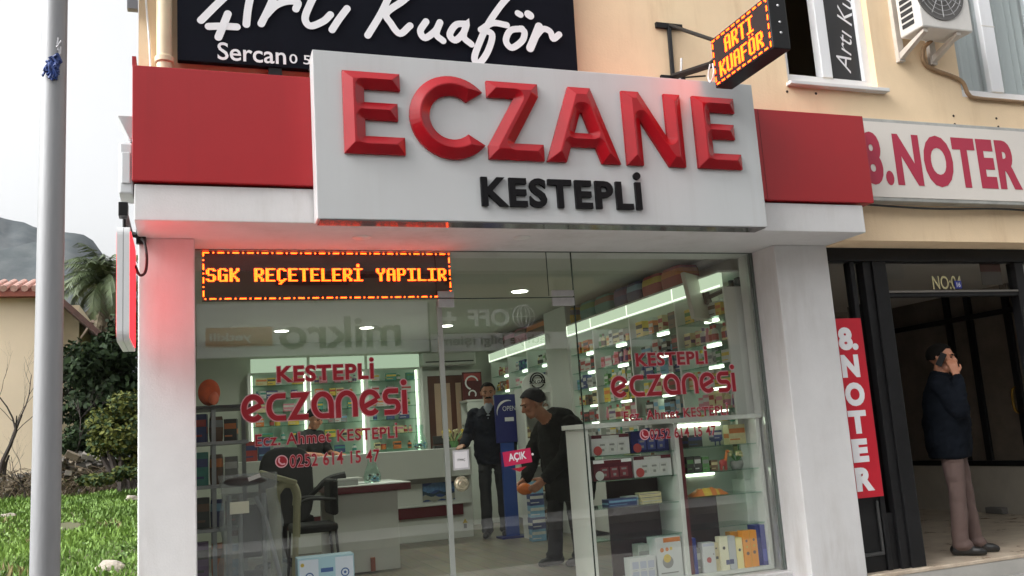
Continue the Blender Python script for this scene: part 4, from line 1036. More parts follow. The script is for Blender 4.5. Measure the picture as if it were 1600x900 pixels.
# ================================================================== SHOP INTERIOR
RX = 4.46; LXW = 0.0; BY = 7.25; CZ = 3.135
def wood():
    m = bpy.data.materials.new("laminate_floor"); m.use_nodes = True; nt = m.node_tree; b = nt.nodes["Principled BSDF"]; b.inputs['Roughness'].default_value = .38
    tc = nt.nodes.new("ShaderNodeTexCoord"); mp = nt.nodes.new("ShaderNodeMapping"); mp.inputs['Rotation'].default_value = (0, 0, rad(90))
    br_ = nt.nodes.new("ShaderNodeTexBrick"); br_.inputs['Scale'].default_value = 1.0; br_.inputs['Brick Width'].default_value = 1.2; br_.inputs['Row Height'].default_value = .19
    br_.inputs['Mortar Size'].default_value = .003; br_.inputs['Color1'].default_value = (.27, .235, .175, 1); br_.inputs['Color2'].default_value = (.20, .17, .125, 1); br_.inputs['Mortar'].default_value = (.06, .05, .04, 1)
    n = nt.nodes.new("ShaderNodeTexNoise"); n.inputs['Scale'].default_value = 5; mp2 = nt.nodes.new("ShaderNodeMapping"); mp2.inputs['Scale'].default_value = (6, .6, 1)
    mx = nt.nodes.new("ShaderNodeMixRGB"); mx.blend_type = 'MULTIPLY'; mx.inputs[0].default_value = .5
    nt.links.new(tc.outputs['Object'], mp.inputs[0]); nt.links.new(mp.outputs[0], br_.inputs['Vector']); nt.links.new(tc.outputs['Object'], mp2.inputs[0]); nt.links.new(mp2.outputs[0], n.inputs['Vector'])
    nt.links.new(br_.outputs['Color'], mx.inputs[1]); nt.links.new(n.outputs['Color'], mx.inputs[2]); nt.links.new(mx.outputs[0], b.inputs['Base Color'])
    return m
M_inwall = mat("shop_wall_paint", (.56, .58, .52), .7, var=.05, scale=2)
tag(MB().box(LXW, RX, .951, BY, FZ - .05, FZ).build("shop_floor", wood()), kind='structure')
tag(MB().box(-.02, RX + .1, .981, BY + .05, CZ, CZ + .04).build("shop_ceiling", mat("ceiling_paint", (.50, .50, .45), .8)), kind='structure')
tag(MB().box(LXW - .018, LXW, .931, BY, 0, CZ).build("shop_left_wall", M_inwall), kind='structure')
tag(MB().box(RX, RX + .1, .931, BY, 0, CZ).build("shop_right_wall", M_inwall), kind='structure')
tag(MB().box(LXW, RX, BY, BY + .05, 0, CZ).build("shop_back_wall", M_inwall), kind='structure')
# downlights
M_lamp = emat("downlight_glow", (1.0, 1.0, .88), 6)
LIGHTC = (.97, 1.0, .88)
spots = []
for px, py in ((440, 517), (573, 512), (697, 509), (812, 455)):
    q = P(px, py, z=CZ - .005); spots.append((q[0], q[1]))
spots += [(1.0, 2.75), (2.0, 2.75)]
where = ["nearest the left wall in the back row", "in the middle of the back row", "rightmost in the back row", "nearest the glass door", "near the left front", "between the two front ones"]
for i, (x, y) in enumerate(spots):
    t = thing("ceiling_downlight", (x, y, CZ), "round lit ceiling downlight of the shop, " + where[i], "ceiling light", "round downlights in the shop ceiling")
    MB().lathe([(.085, -.008), (.105, -.006), (.105, 0)], (x, y, CZ), 28).build("ring", M_white_lam, t, smooth=True)
    MB().lathe([(.0, -.012), (.082, -.011), (.082, -.008)], (x, y, CZ), 28).build("diffuser", M_lamp, t)
    l = bpy.data.lights.new("downlight", 'AREA'); l.shape = 'DISK'; l.size = .16; l.energy = 4.4; l.color = LIGHTC; l.spread = rad(150)
    lo = bpy.data.objects.new("lamp", l); COL.objects.link(lo); lo.parent = t; lo.location = (0, 0, -.02)

# ---- products --------------------------------------------------------------
PAL = {"white": (.62, .62, .6), "cream": S(222, 208, 160), "teal": S(40, 140, 130), "dark blue": S(34, 52, 120), "light blue": S(120, 170, 205), "red": S(180, 38, 42), "orange": S(220, 120, 40),
       "yellow": S(222, 190, 60), "green": S(80, 140, 70), "pink": S(214, 130, 150), "purple": S(100, 60, 120), "black": (.02, .02, .022), "brown": S(110, 74, 50), "grey": (.25, .25, .25)}
PAL = {k: tuple(.82 * c + .18 * g for c, g in zip(v, (.22, .23, .19))) for k, v in PAL.items()}
PM = {k: mat("pack_" + k.replace(" ", "_"), v, .45, var=.12, scale=25) for k, v in PAL.items()}
ORD = ["first", "second", "third", "fourth", "fifth", "sixth", "seventh", "eighth", "ninth", "tenth", "eleventh", "twelfth"]
MESHES = {}
def pack_mesh(kind, c1, c2, w, d, h):
    """unit pack with its base centre at the origin, front towards -Y"""
    key = (kind, c1, c2, round(w, 3), round(d, 3), round(h, 3))
    if key in MESHES: return MESHES[key]
    m = MB()
    if kind == 'carton':
        m.box(-w / 2, w / 2, -d / 2, d / 2, 0, h, 0)
        for sx in (-1, 1):
            m.box(sx * (w / 2), sx * (w / 2 + .0008), -d / 2 + .004, d / 2 - .004, h * .32, h * .55, 1)
        m.box(-w / 2 + .004, w / 2 - .004, -d / 2 - .0008, -d / 2, h * .55, h * .8, 1).box(-w / 2 + .006, w / 2 * .3, -d / 2 - .0008, -d / 2, h * .2, h * .27, 1)
    elif kind == 'bottle':
        r = w / 2; m.lathe([(r * .94, 0), (r, h * .04), (r, h * .62), (r * .8, h * .72), (r * .36, h * .76), (r * .36, h * .82)], (0, 0, 0), 12, 0)
        m.lathe([(r * .46, h * .82), (r * .46, h)], (0, 0, 0), 10, 1); m.lathe([(r * 1.01, h * .15), (r * 1.01, h * .5)], (0, 0, 0), 12, 1)
    elif kind == 'tub':
        r = w / 2; m.lathe([(r * .9, 0), (r, h * .05), (r, h * .75)], (0, 0, 0), 14, 0); m.lathe([(r * 1.04, h * .75), (r * 1.04, h)], (0, 0, 0), 14, 1)
    elif kind == 'tube':
        n = 10; vs = []
        for z, k in ((h, 0.12), (h * .5, .7), (h * .16, 1), (h * .155, .5), (0, .5)):
            vs.append([(w / 2 * (1 if k < .5 else max(k, .55)) * math.cos(2 * math.pi * i / n), w / 2 * k * math.sin(2 * math.pi * i / n), z) for i in range(n)])
        flat = [p for r_ in vs for p in r_]
        for i in range(4):
            m.add(vs[i] + vs[i + 1], [(k, (k + 1) % n, n + (k + 1) % n, n + k) for k in range(n)], 1 if i == 3 else 0)
        m.add(vs[0], [tuple(range(n))], 0)
    elif kind == 'pack':          # soft wrapped pack of diapers or pads with bulging sides
        nz, na = 7, 24; rings = []
        for j in range(nz + 1):
            z = h * j / nz; bl_ = .86 + .14 * math.sin(math.pi * min(1, max(0, j / nz))) ** .5
            rings.append([(np.sign(math.cos(t)) * abs(math.cos(t)) ** .35 * w / 2 * bl_, np.sign(math.sin(t)) * abs(math.sin(t)) ** .35 * d / 2 * bl_, z) for t in np.linspace(0, 2 * math.pi, na + 1)[:-1]])
        for j in range(nz): m.add(rings[j] + rings[j + 1], [(k, (k + 1) % na, na + (k + 1) % na, na + k) for k in range(na)], 1 if j in (4, 5) else 0)
        m.add(rings[-1], [tuple(range(na))], 0); m.add(rings[0], [tuple(range(na))[::-1]], 0)
    o = m.build(kind, [PM[c1], PM[c2]], smooth=kind in ('bottle', 'tub', 'tube', 'pack'))
    me = o.data; bpy.data.objects.remove(o); MESHES[key] = me
    return me
NAMES = {'carton': 'medicine_box', 'bottle': 'bottle', 'tub': 'cream_jar', 'tube': 'tube', 'pack': 'soft_pack'}
CATS = {'carton': 'box', 'bottle': 'bottle', 'tub': 'jar', 'tube': 'tube', 'pack': 'pack'}
def product(kind, c1, c2, w, d, h, loc, rz, label, group=None):
    o = bpy.data.objects.new(NAMES[kind], pack_mesh(kind, c1, c2, w, d, h)); COL.objects.link(o)
    o.location = loc; o.rotation_euler = (0, 0, rz)
    return tag(o, label, CATS[kind], group)
KW = {'carton': 'carton', 'bottle': 'bottle', 'tub': 'round jar', 'tube': 'tube', 'pack': 'soft pack'}
def fill(axis, a0, a1, fixed, z, hmax, theme, where_, rnd, group, fillr=.86, rz=0.0):
    """row of packs along x (axis 0) or y (axis 1)"""
    a = a0 + rnd.uniform(.02, .05); i = 0
    while a < a1 - .06 and i < 12:
        kind = rnd.choices(theme[0], theme[1])[0]
        w = {'carton': rnd.choice((.08, .105, .14)), 'bottle': .058, 'tub': .075, 'tube': .05, 'pack': .16}[kind]
        h = min(hmax, {'carton': rnd.choice((.11, .13, .15)), 'bottle': .15, 'tub': .075, 'tube': .14, 'pack': .13}[kind])
        d = {'carton': .07, 'bottle': w, 'tub': w, 'tube': w, 'pack': .12}[kind]
        if a + w > a1 - .015: break
        c1, c2 = rnd.choice(theme[2]), rnd.choice(theme[3])
        if c1 == c2: c2 = "white" if c1 != "white" else "grey"
        pos = [0, 0, z]; pos[axis] = a + w / 2; pos[1 - axis] = fixed + rnd.uniform(-.012, .012)
        lab = f"{c1} and {c2} {KW[kind]}, {ORD[i]} from {'left' if axis == 0 else 'window'}, {where_}"
        product(kind, c1, c2, w, d, h, pos, rz + rnd.uniform(-.06, .06), lab, group)
        a += w + rnd.uniform(.002, .008) + (rnd.uniform(.05, .14) if rnd.random() > fillr else 0); i += 1
rnd = random.Random(21)
TH = [(['carton', 'bottle', 'tub'], [5, 2, 1], ["white", "cream", "yellow", "white"], ["brown", "black", "green", "orange"]),
      (['carton', 'tube', 'bottle'], [5, 1, 2], ["light blue", "dark blue", "white"], ["white", "dark blue", "teal"]),
      (['carton', 'bottle', 'tube'], [4, 3, 1], ["white", "pink", "cream"], ["red", "purple", "pink"]),
      (['carton', 'tub', 'bottle'], [5, 2, 1], ["orange", "cream", "brown", "yellow"], ["white", "red", "black"]),
      (['bottle', 'carton'], [3, 4], ["green", "white", "teal"], ["white", "green", "yellow"]),
      (['carton', 'bottle'], [4, 2], ["grey", "white", "black"], ["red", "light blue", "white"])]

# ---- right wall shelving -----------------------------------------------------
M_alu = mat("alu_back_panel", (.34, .37, .35), .3, metal=.75, var=.08, scale=6)
M_fascia = emat("lit_fascia", (.82, 1.0, .74), .33)
M_strip = emat("led_strip", (.85, 1.0, .76), 5.0)
M_spot = emat("shelf_lamp_glow", (.86, 1.0, .8), 2.2)
M_edge = emat("led_edge", (.88, 1.0, .8), .8)
FX = 4.10
SHZ = [1.42, 1.60, 1.785, 1.97, 2.15, 2.335, 2.545]
def wall_unit(ys, label, nsh, ordn):
    t = thing("wall_shelving", (4.3, (ys[0] + ys[-1]) / 2, FZ), label, "shelving")
    m = MB().box(FX + .01, RX - .005, ys[0], ys[-1], FZ + .08, 1.22); m.build("base_cabinet", M_white_lam, t, bev=.004)
    for y in ys: MB().box(FX, RX - .004, y - .012, y + .012, 1.221, 2.76).build("upright", M_white_lam, t, bev=.002)
    for a, b_ in zip(ys[:-1], ys[1:]):
        MB().box(RX - .03, RX - .006, a + .012, b_ - .012, 1.221, 2.758).build("back_panel", M_alu, t)
        mid = (a + b_) / 2
        MB().box(RX - .038, RX - .031, mid - .008, mid + .008, 1.3, 2.74).build("led_strip", M_strip, t)
        for z in SHZ:
            MB().box(FX + .01, RX - .04, a + .014, b_ - .014, z - .008, z).build("glass_shelf", M_shelfglass, t)
            if z > 1.5: MB().box(FX + .10, FX + .135, mid - .09, mid + .09, z - .022, z - .0085).build("shelf_lamp", M_spot, t)
        MB().box(FX - .02, FX + .01, a + .012, b_ - .012, 2.765, 2.88).build("fascia", M_fascia, t)
        MB().box(FX - .024, FX - .0205, a + .006, b_ - .006, 2.765, 2.780).box(FX - .024, FX - .0205, b_ - .02, b_ - .006, 2.7805, 2.88).build("fascia_light_edge", M_edge, t)
    MB().box(FX - .03, RX - .004, ys[0], ys[-1], 2.881, 2.897).build("top_panel", M_white_lam, t, bev=.002)
    return t
YS1 = [.97, 1.77, 2.68, 3.55, 4.20]; YS2 = [4.90, 5.6, 6.35, 7.1]
wall_unit(YS1, "long white lit shelving on the right wall, from window to pilaster", 7, 0)
wall_unit(YS2, "white lit wall shelving on the right beyond the pilaster, deep in the shop", 7, 1)
tag(MB().box(FX - .02, RX - .002, 4.215, 4.885, FZ, CZ - .002).build("pilaster", M_white_lam, bev=.006), "broad white pilaster dividing the shelving on the shop's right wall", "pilaster")
for bi, (a, b_) in enumerate(list(zip(YS1[:-1], YS1[1:]))):
    for si, z in enumerate(SHZ[::-1]):
        if z < 1.5 and bi > 2: continue
        th = TH[(bi * 3 + si * 2) % 6]
        fill(1, a + .02, b_ - .02, FX + .075, z + .0005, .15, th, f"{ORD[si]} shelf, {ORD[bi]} right bay", rnd, "packs on the near right wall shelves", .9 if not (bi == 1 and si < 1) else .3, rz=rad(-90))
for bi, (a, b_) in enumerate(list(zip(YS2[:-1], YS2[1:]))):
    for si, z in enumerate(SHZ[::-1][:5]):
        fill(1, a + .02, b_ - .02, FX + .08, z + .0005, .13, TH[(bi + si) % 6], f"{ORD[si]} shelf, {ORD[bi]} far bay", rnd, "packs on the far right wall shelves", .7, rz=rad(-90))
# cove above the shelving
tag(MB().box(RX - .10, RX - .003, .99, 4.2, 3.07, 3.13).build("cove_moulding", M_white_lam, bev=.01), "white cove moulding along the ceiling above the right shelving", "moulding")
def toppack(c1, c2, p0, p1, h, lab):
    a = P(*p0, x=FX + .03); b_ = P(*p1, x=FX + .03); w = abs(a[1] - b_[1])
    product('pack', c1, c2, w, .24, h, (FX + .16, (a[1] + b_[1]) / 2, 2.8975), rad(-90), lab, "big packs on top of the right shelving")
toppack("teal", "green", (903, 500), (925, 497), .205, "teal soft pack on top of the shelving, farthest left of the teal ones")
toppack("teal", "brown", (926, 497), (952, 490), .205, "teal and brown soft pack on top of the shelving, beside the blue pack")
toppack("dark blue", "purple", (955, 470), (974, 465), .205, "dark blue soft pack on top of the shelving, next to the teal pack")
toppack("dark blue", "light blue", (975, 465), (996, 458), .205, "dark blue and light blue soft pack on the shelving, next to the orange pack")
toppack("red", "yellow", (999, 460), (1028, 450), .205, "red and yellow soft pack on top of the shelving, left of the two red ones")
toppack("red", "orange", (1029, 450), (1060, 440), .205, "red and orange soft pack on top of the shelving, right of the two red ones")
toppack("yellow", "grey", (880, 510), (892, 505), .205, "small yellow soft pack on the shelving top beside the pilaster")
toppack("brown", "pink", (783, 545), (800, 540), .205, "brown and pink soft pack on top of the far shelving, leftmost")
toppack("pink", "brown", (801, 540), (818, 535), .205, "pink and brown soft pack on top of the far shelving, middle one")
toppack("brown", "orange", (819, 535), (852, 525), .205, "brown and orange soft pack on top of the far shelving, nearest the pilaster")

# television on its arm
tv = thing("wall_television", (4.05, 1.25, 2.5), "small television on a black swivel arm in the top right corner of the window", "television")
c = P(1099, 467, y=1.33); Mr = Matrix.Translation(c) @ Matrix.Rotation(rad(36), 4, 'Z') @ Matrix.Rotation(rad(-8), 4, 'X')
def tvbox(nm, m_, x0, x1, y0, y1, z0, z1, bev=.006):
    b_ = MB().box(x0, x1, y0, y1, z0, z1); b_.v = [tuple(Mr @ Vector(v)) for v in b_.v]; return b_.build(nm, m_, tv, bev=bev)
tvbox("housing", mat("pale_tv_plastic", S(190, 190, 180), .45), -.33, .33, -.02, .02, -.2, .2, .01)
tvbox("screen", mat("dark_screen", (.01, .01, .012), .1), -.315, .315, .0205, .022, -.185, .185, 0)
tvbox("mount_plate", M_metal_black, -.06, .06, -.045, -.021, -.06, .06)
wp = P(1158, 452, x=4.44)
ar = MB().box(4.40, 4.44, wp[1] - .035, wp[1] + .035, wp[2] - .10, wp[2] + .10)
j = Mr @ Vector((0, -.06, 0)); k2 = Vector((4.22, 1.02, c[2] + .05))
ar.tube([tuple(j), tuple(k2)], .02, 8).tube([tuple(k2), (4.41, wp[1], wp[2] + .02)], .02, 8).tube([(k2[0], k2[1], k2[2] - .04), (k2[0], k2[1], k2[2] + .05)], .026, 10)
ar.build("arm", M_metal_black, tv)
MB().tube(spline([tuple(j), (j[0] + .05, j[1], j[2] - .12), (4.2, 1.0, c[2] - .09), (4.32, 1.0, c[2] - .04), (4.42, 1.0, wp[2] - .06)], 6), .006, 6).build("cable", M_rubber, tv)

# ---- back wall shelving, door, air conditioner --------------------------------
bwx = [.74, 1.50, 2.27, 3.03]; bwy = 6.95
bt = thing("back_shelving", (1.9, 7.1, FZ), "white lit shelving of three bays on the back wall behind the counter", "shelving")
for x in bwx: MB().box(x - .02, x + .02, bwy, BY - .005, 1.2, 2.72).build("upright", M_white_lam, bt, bev=.002)
MB().box(bwx[0] - .02, bwx[-1] + .02, bwy, BY - .005, FZ, 1.2).build("base_cabinet", M_white_lam, bt, bev=.003)
BZ = [1.42, 1.63, 1.84, 2.03, 2.21, 2.39, 2.56]
for i in range(3):
    a, b_ = bwx[i] + .021, bwx[i + 1] - .021
    MB().box(a, b_, BY - .03, BY - .006, 1.201, 2.72).build("back_panel", mat("mint_back_panel", (.44, .52, .46), .35, var=.05), bt)
    MB().box(a, b_, bwy - .005, bwy + .02, 2.725, 2.905).build("header_panel", emat("lit_header", (.78, 1, .74), .26), bt)
    for x in (a + .012, b_ - .012): MB().box(x - .016, x + .016, bwy + .16, bwy + .17, 1.25, 2.70).build("led_strip", emat("soft_strip", (.84, 1.0, .76), 1.5), bt)
    for z in BZ: MB().box(a, b_, bwy + .045, BY - .031, z - .008, z).build("glass_shelf", M_shelfglass, bt)
    for si, z in enumerate(BZ[::-1]):
        fill(0, a + .03, b_ - .03, bwy + .12, z + .0005, .10, TH[(si + i * 2) % 6], f"{ORD[si]} shelf, {ORD[i]} back bay", rnd, "packs on the back wall shelves", .45)
ai = thing("indoor_air_conditioner", (3.45, 7.15, 2.75), "white indoor air conditioner unit high on the back wall above the brown door", "air conditioner")
MB().box(3.08, 3.86, 7.02, BY - .004, 2.74, 2.93).build("casing", M_white_lam, ai, bev=.02)
MB().box(3.12, 3.82, 7.012, 7.019, 2.785, 2.80).build("vent_slot", M_rubber, ai)
dd = thing("back_door", (3.5, 7.2, FZ), "brown wooden back door with two pale panels in the rear wall", "door")
MB().box(3.10, 3.17, 7.17, BY - .003, FZ, 2.68).box(3.90, 3.97, 7.17, BY - .003, FZ, 2.68).box(3.171, 3.899, 7.17, BY - .003, 2.61, 2.68).build("frame", M_white_lam, dd)
MB().box(3.171, 3.899, 7.19, BY - .004, FZ, 2.609).build("leaf", mat("brown_door", S(96, 56, 44), .4, var=.15, scale=3), dd)
for x0, x1 in ((3.27, 3.5), (3.58, 3.66)): MB().box(x0, x1, 7.184, 7.1895, 1.7, 2.5).build("panel", mat("pale_door_panel", S(190, 160, 136), .5), dd)
MB().box(3.82, 3.86, 7.15, 7.19, 1.52, 1.54).build("handle", M_steel, dd)
su = thing("side_shelf", (3.85, 7.0, FZ), "white side shelf unit between the brown door and the right shelving", "shelf")
MB().box(3.62, 4.06, 6.78, 6.80, FZ, 2.20).box(3.62, 4.06, 7.10, 7.12, FZ, 2.2).box(3.61, 4.07, 6.77, 7.13, 2.201, 2.23).build("carcass", M_white_lam, su, bev=.002)
for z in (1.9, 1.6, 1.3): MB().box(3.62, 4.06, 6.801, 7.099, z, z + .015).build("shelf", M_white_lam, su)
pf = thing("framed_picture", (3.72, 6.9, 2.23), "red and dark framed picture with a white curl standing on the side shelf", "picture")
MB().box(3.60, 3.88, 6.88, 6.90, 2.231, 2.62).build("frame", mat("dark_red_frame", S(84, 24, 28), .4), pf)
MB().box(3.62, 3.86, 6.874, 6.8795, 2.50, 2.60).build("red_field", PM["red"], pf)
m = MB(); ribbon(m, arc((3.73, 2.47), .09, 20, 250), .022, (0, 6.873, 0), X3, Z3, lift=.002); ribbon(m, arc((3.73, 2.31), .05, -30, 190), .02, (0, 6.873, 0), X3, Z3, lift=.003); m.build("white_curl", M_white, pf)

# ---- counter, desk, seats -------------------------------------------------------
ct = thing("counter", (2.0, 5.4, FZ), "long white service counter with burgundy bands across the back of the shop", "counter")
MB().box(.35, 3.17, 5.32, 5.95, FZ, 1.27).build("body", M_white_lam, ct, bev=.004)
MB().box(.30, 3.15, 5.16, 6.0, 1.271, 1.60).build("upper_panel", M_white_lam, ct, bev=.006)
MB().box(.4, 3.05, 5.285, 5.319, .82, .945).build("burgundy_band", M_burg, ct, bev=.003)
MB().box(.4, 3.14, 5.27, 5.319, .946, .965).build("ledge", M_white_lam, ct, bev=.003)
MB().box(.4, 3.05, 5.29, 5.319, 1.21, 1.27).build("painted_shade_band", mat("grey_painted_shade", (.3, .3, .29), .6), ct)  # grey strip paints the shade under the overhanging upper panel
ps = thing("landscape_poster", (2.75, 5.31, 1.0), "blue seaside landscape poster on the counter front", "poster")
pp1, pp2 = P(659, 740, y=5.31), P(711, 780, y=5.31)
z0, z1 = pp2[2], pp1[2]; m = MB()
m.box(pp1[0], pp2[0], 5.308, 5.314, z0, z1, 0)
for k, (za, zb, mi) in enumerate(((.02, .20, 3), (.20, .34, 2), (.34, .62, 1))):
    n = 12; lo = [(pp1[0] + (pp2[0] - pp1[0]) * i / n, z0 + (z1 - z0) * (za + .05 * math.sin(i * 1.1 + k))) for i in range(n + 1)]; hi = [(pp1[0] + (pp2[0] - pp1[0]) * i / n, z0 + (z1 - z0) * (zb + .08 * math.sin(i * .7 + k * 2))) for i in range(n + 1)]
    for i in range(n): m.quad((lo[i][0], 5.3072 - .0004 * k, lo[i][1]), (lo[i + 1][0], 5.3072 - .0004 * k, lo[i + 1][1]), (hi[i + 1][0], 5.3072 - .0004 * k, hi[i + 1][1]), (hi[i][0], 5.3072 - .0004 * k, hi[i][1]), mi)
m.build("print", [mat("poster_sky", S(46, 72, 130), .4), mat("poster_sea", S(86, 128, 176), .4, var=.3, scale=30), mat("poster_hill", S(40, 62, 80), .5), mat("poster_sand", S(150, 150, 140), .5)], ps)
q = P(727, 817, y=5.31)
m = MB(); m.prism([(-.03, 0), (.03, 0), (0, .05)], (q[0], 5.315, q[2]), X3, Z3, .003, 0).box(q[0] - .018, q[0] + .018, 5.312, 5.316, q[2] - .06, q[2] - .01, 1)
tag(m.build("warning_sticker", [PM["yellow"], PM["grey"]]), "small yellow warning sticker low on the counter's right end", "sticker")
rv = random.Random(5)
def vase(c, s, label, name="glass_vase"):
    t = thing(name, c, label, "vase")
    prof = [(.04, 0), (.062, .01), (.068, .05), (.05, .10), (.03, .15), (.036, .22)]
    MB().lathe([(r * s, h * s) for r, h in prof], c, 20).build("glass", M_shelfglass, t, smooth=True)
    m = MB()
    for k in range(40): m.ball((c[0] + rv.uniform(-.042, .042) * s, c[1] + rv.uniform(-.042, .042) * s, c[2] + (.012 + rv.random() * .05) * s), .012 * s, .012 * s, .009 * s, 6, 4, mi=k % 3)
    m.build("pebbles", [PM["light blue"], mat("pebble_dark", (.08, .05, .05), .4), PM["white"]], t)
    return t
vase((2.62, 5.5, 1.6005), 1.35, "round glass vase of pebbles standing on the counter right of the lettering")
m = MB()
for k in range(26):
    a = rv.uniform(0, 6.28); h = rv.uniform(.08, .2); m.tube([(3.02, 5.45, 1.62), (3.02 + .05 * math.cos(a), 5.45 + .05 * math.sin(a), 1.62 + h * .6), (3.02 + .12 * math.cos(a), 5.45 + .1 * math.sin(a), 1.62 + h)], .006, 4, mi=k % 2)
    m.ball((3.02 + .12 * math.cos(a), 5.45 + .1 * math.sin(a), 1.62 + h), .022, .022, .018, 6, 4, mi=2 - k % 2)
m.lathe([(.05, 0), (.06, .05), (.055, .08)], (3.02, 5.45, 1.6005), 14, 0)
tag(m.build("flower_bowl", [PM["green"], PM["cream"], PM["yellow"]]), "small bowl of dry yellowish flowers on the counter beside the man", "flowers")
m = MB().box(2.78, 2.98, 5.42, 5.55, 1.601, 1.64, 0).rbox(Vector((2.88, 5.5, 1.70)), .2, .03, .1, 0, 0, rad(-15)); tag(m.build("card_terminal", M_rubber, bev=.006), "black card terminal on the counter in front of the brown door", "card terminal")
q = P(412, 700, y=5.5)
for i, (dx, c1, c2, hh_) in enumerate(((-.14, "red", "dark blue", .22), (0, "dark blue", "light blue", .26), (.16, "white", "purple", .17))):
    product('carton', c1, c2, .13, .08, hh_, (q[0] + dx, 5.45, 1.6005), .05 * i, f"{c1} and {c2} carton standing on the counter's left part, {ORD[i]} from left", "cartons on the counter's left part")
# desk
dk = thing("desk", (1.5, 3.4, FZ), "white desk with a burgundy edged top in front of the counter", "desk")
dx0, dx1 = 1.22, 1.80
MB().box(dx0, dx1, 3.1, 3.14, FZ + .02, 1.262).build("end_panel", M_white_lam, dk, bev=.004)
MB().box(dx0, dx1 - .02, 4.0, 4.04, FZ, 1.262).build("end_panel", M_white_lam, dk, bev=.004)
MB().box(dx1 - .06, dx1 - .03, 3.141, 3.999, FZ + .25, 1.262).build("modesty_panel", M_white_lam, dk, bev=.003)
MB().box(dx0 - .02, dx1 + .12, 3.06, 4.08, 1.264, 1.325).build("top", M_burg, dk, bev=.004)
MB().box(dx0 - .02, dx1 + .12, 3.061, 4.08, 1.3255, 1.333).build("top_laminate", M_white_lam, dk)
q = P(583, 888, y=3.09)
MB().box(q[0] - .02, q[0] + .02, 3.07, 3.099, FZ + .02, FZ + .14).build("foot_bracket", mat("terracotta_plastic", S(150, 84, 60), .5), dk, bev=.004)
vase((1.62, 3.35, 1.334), 1.25, "glass jar of blue and dark pebbles standing on the white desk")
m = MB().box(1.25, 1.46, 3.2, 3.5, 1.334, 1.385, 0).box(1.28, 1.5, 3.22, 3.45, 1.386, 1.40, 1); tag(m.build("paper_tray", [PM["grey"], PM["white"]], bev=.003), "grey paper tray with white sheets on the left end of the desk", "paper tray")
m = MB().box(1.55, 1.83, 3.12, 3.3, 1.3335, 1.3375, 0).rbox(Vector((1.52, 3.55, 1.337)), .2, .28, .004, .3); tag(m.build("paper_sheets", M_white), "loose white paper sheets under the pebble jar on the desk", "paper")
m = MB().tube(spline([(1.02, 3.35, 1.24), (1.1, 3.3, 1.32), (1.2, 3.3, 1.40), (1.36, 3.3, 1.43)], 5), [.02 + .001 * i for i in range(16)], 8)
tag(m.build("desk_lamp", M_rubber, smooth=True), "black curved arm lying across the left edge of the desk", "lamp arm")
# office chair and visitor chair
M_chair = mat("black_chair_fabric", (.012, .012, .013), .8, var=.3, scale=30, bump=.2)
oc = thing("office_chair", (.86, 3.75, FZ), "black office chair with a tall rounded back left of the desk", "chair")
m = MB(); q = P(438, 770, y=3.7)
prof = []
for k in range(25):
    t = 2 * math.pi * k / 24
    prof.append((np.sign(math.cos(t)) * abs(math.cos(t)) ** .6 * .25, np.sign(math.sin(t)) * abs(math.sin(t)) ** .6 * .36))
m.prism(prof[:-1], (.86, 3.62, 1.36), X3, Z3, -.09); m.build("backrest", M_chair, oc, bev=.02)
MB().box(.60, 1.12, 3.70, 4.2, .98, 1.07).build("seat", M_chair, oc, bev=.03)
MB().tube([(.86, 3.95, .98), (.86, 3.95, .66)], .03, 10).build("column", M_metal_black, oc)
bs2 = MB()
for k in range(5): a = 2 * math.pi * k / 5; bs2.tube([(.86, 3.95, .66), (.86 + .3 * math.cos(a), 3.95 + .3 * math.sin(a), .60)], [.022, .016], 6); bs2.ball((.86 + .3 * math.cos(a), 3.95 + .3 * math.sin(a), .58), .03, .03, .03, 8, 6)
bs2.build("base", M_metal_black, oc)
vc = thing("visitor_chair", (1.0, 2.75, FZ), "black padded visitor chair with thin metal legs beside the white desk", "chair")
MB().box(.80, 1.18, 2.6, 3.02, .99, 1.06).build("seat", M_chair, vc, bev=.025)
MB().add([], []).box(1.12, 1.19, 2.62, 3.0, 1.12, 1.42).build("backrest", M_chair, vc, bev=.025)
for x, y in ((.82, 2.63), (.82, 2.99), (1.16, 2.63), (1.16, 2.99)): MB().tube([(x, y, 1.0), (x + (.03 if x > 1 else -.03), y, FZ)], .012, 8).build("leg", M_metal_black, vc)
for y in (2.6, 3.02): MB().tube(spline([(.84, y, 1.0), (.86, y, 1.22), (.96, y, 1.27), (1.16, y, 1.25)], 4), .014, 8).build("armrest", M_rubber, vc)

# column scale
M_bg = mat("beige_plastic", S(176, 172, 142), .45, var=.06, scale=5)
cs = thing("column_scale", (.62, 2.2, FZ), "beige column scale with a slanted display head standing behind the window", "scale")
MB().tube([(.635, 2.2, FZ + .05), (.63, 2.2, 1.2), (.615, 2.2, 1.40)], [.045, .045, .055], 14).build("column", M_bg, cs, smooth=True)
m = MB(); m.rbox(Vector((.655, 2.19, 1.475)), .30, .12, .045, 0, 0, 0, rad(20)); m.build("display_head", M_bg, cs, bev=.012)
MB().tube(spline([(.62, 2.2, 1.33), (.69, 2.2, 1.42), (.77, 2.2, 1.41), (.80, 2.2, 1.33), (.795, 2.2, 1.25)], 5), [.036] * 9 + [.034] * 12, 10).build("neck", M_bg, cs, smooth=True)
MB().tube([(.795, 2.2, 1.27), (.765, 2.2, .62)], .024, 10).build("handle_tube", M_bg, cs, smooth=True)
MB().tube([(.825, 2.24, 1.3), (.815, 2.24, 1.0)], .008, 8).build("rod", M_bg, cs)
MB().box(.45, .95, 2.0, 2.5, FZ, FZ + .07).build("platform", M_bg, cs, bev=.015)
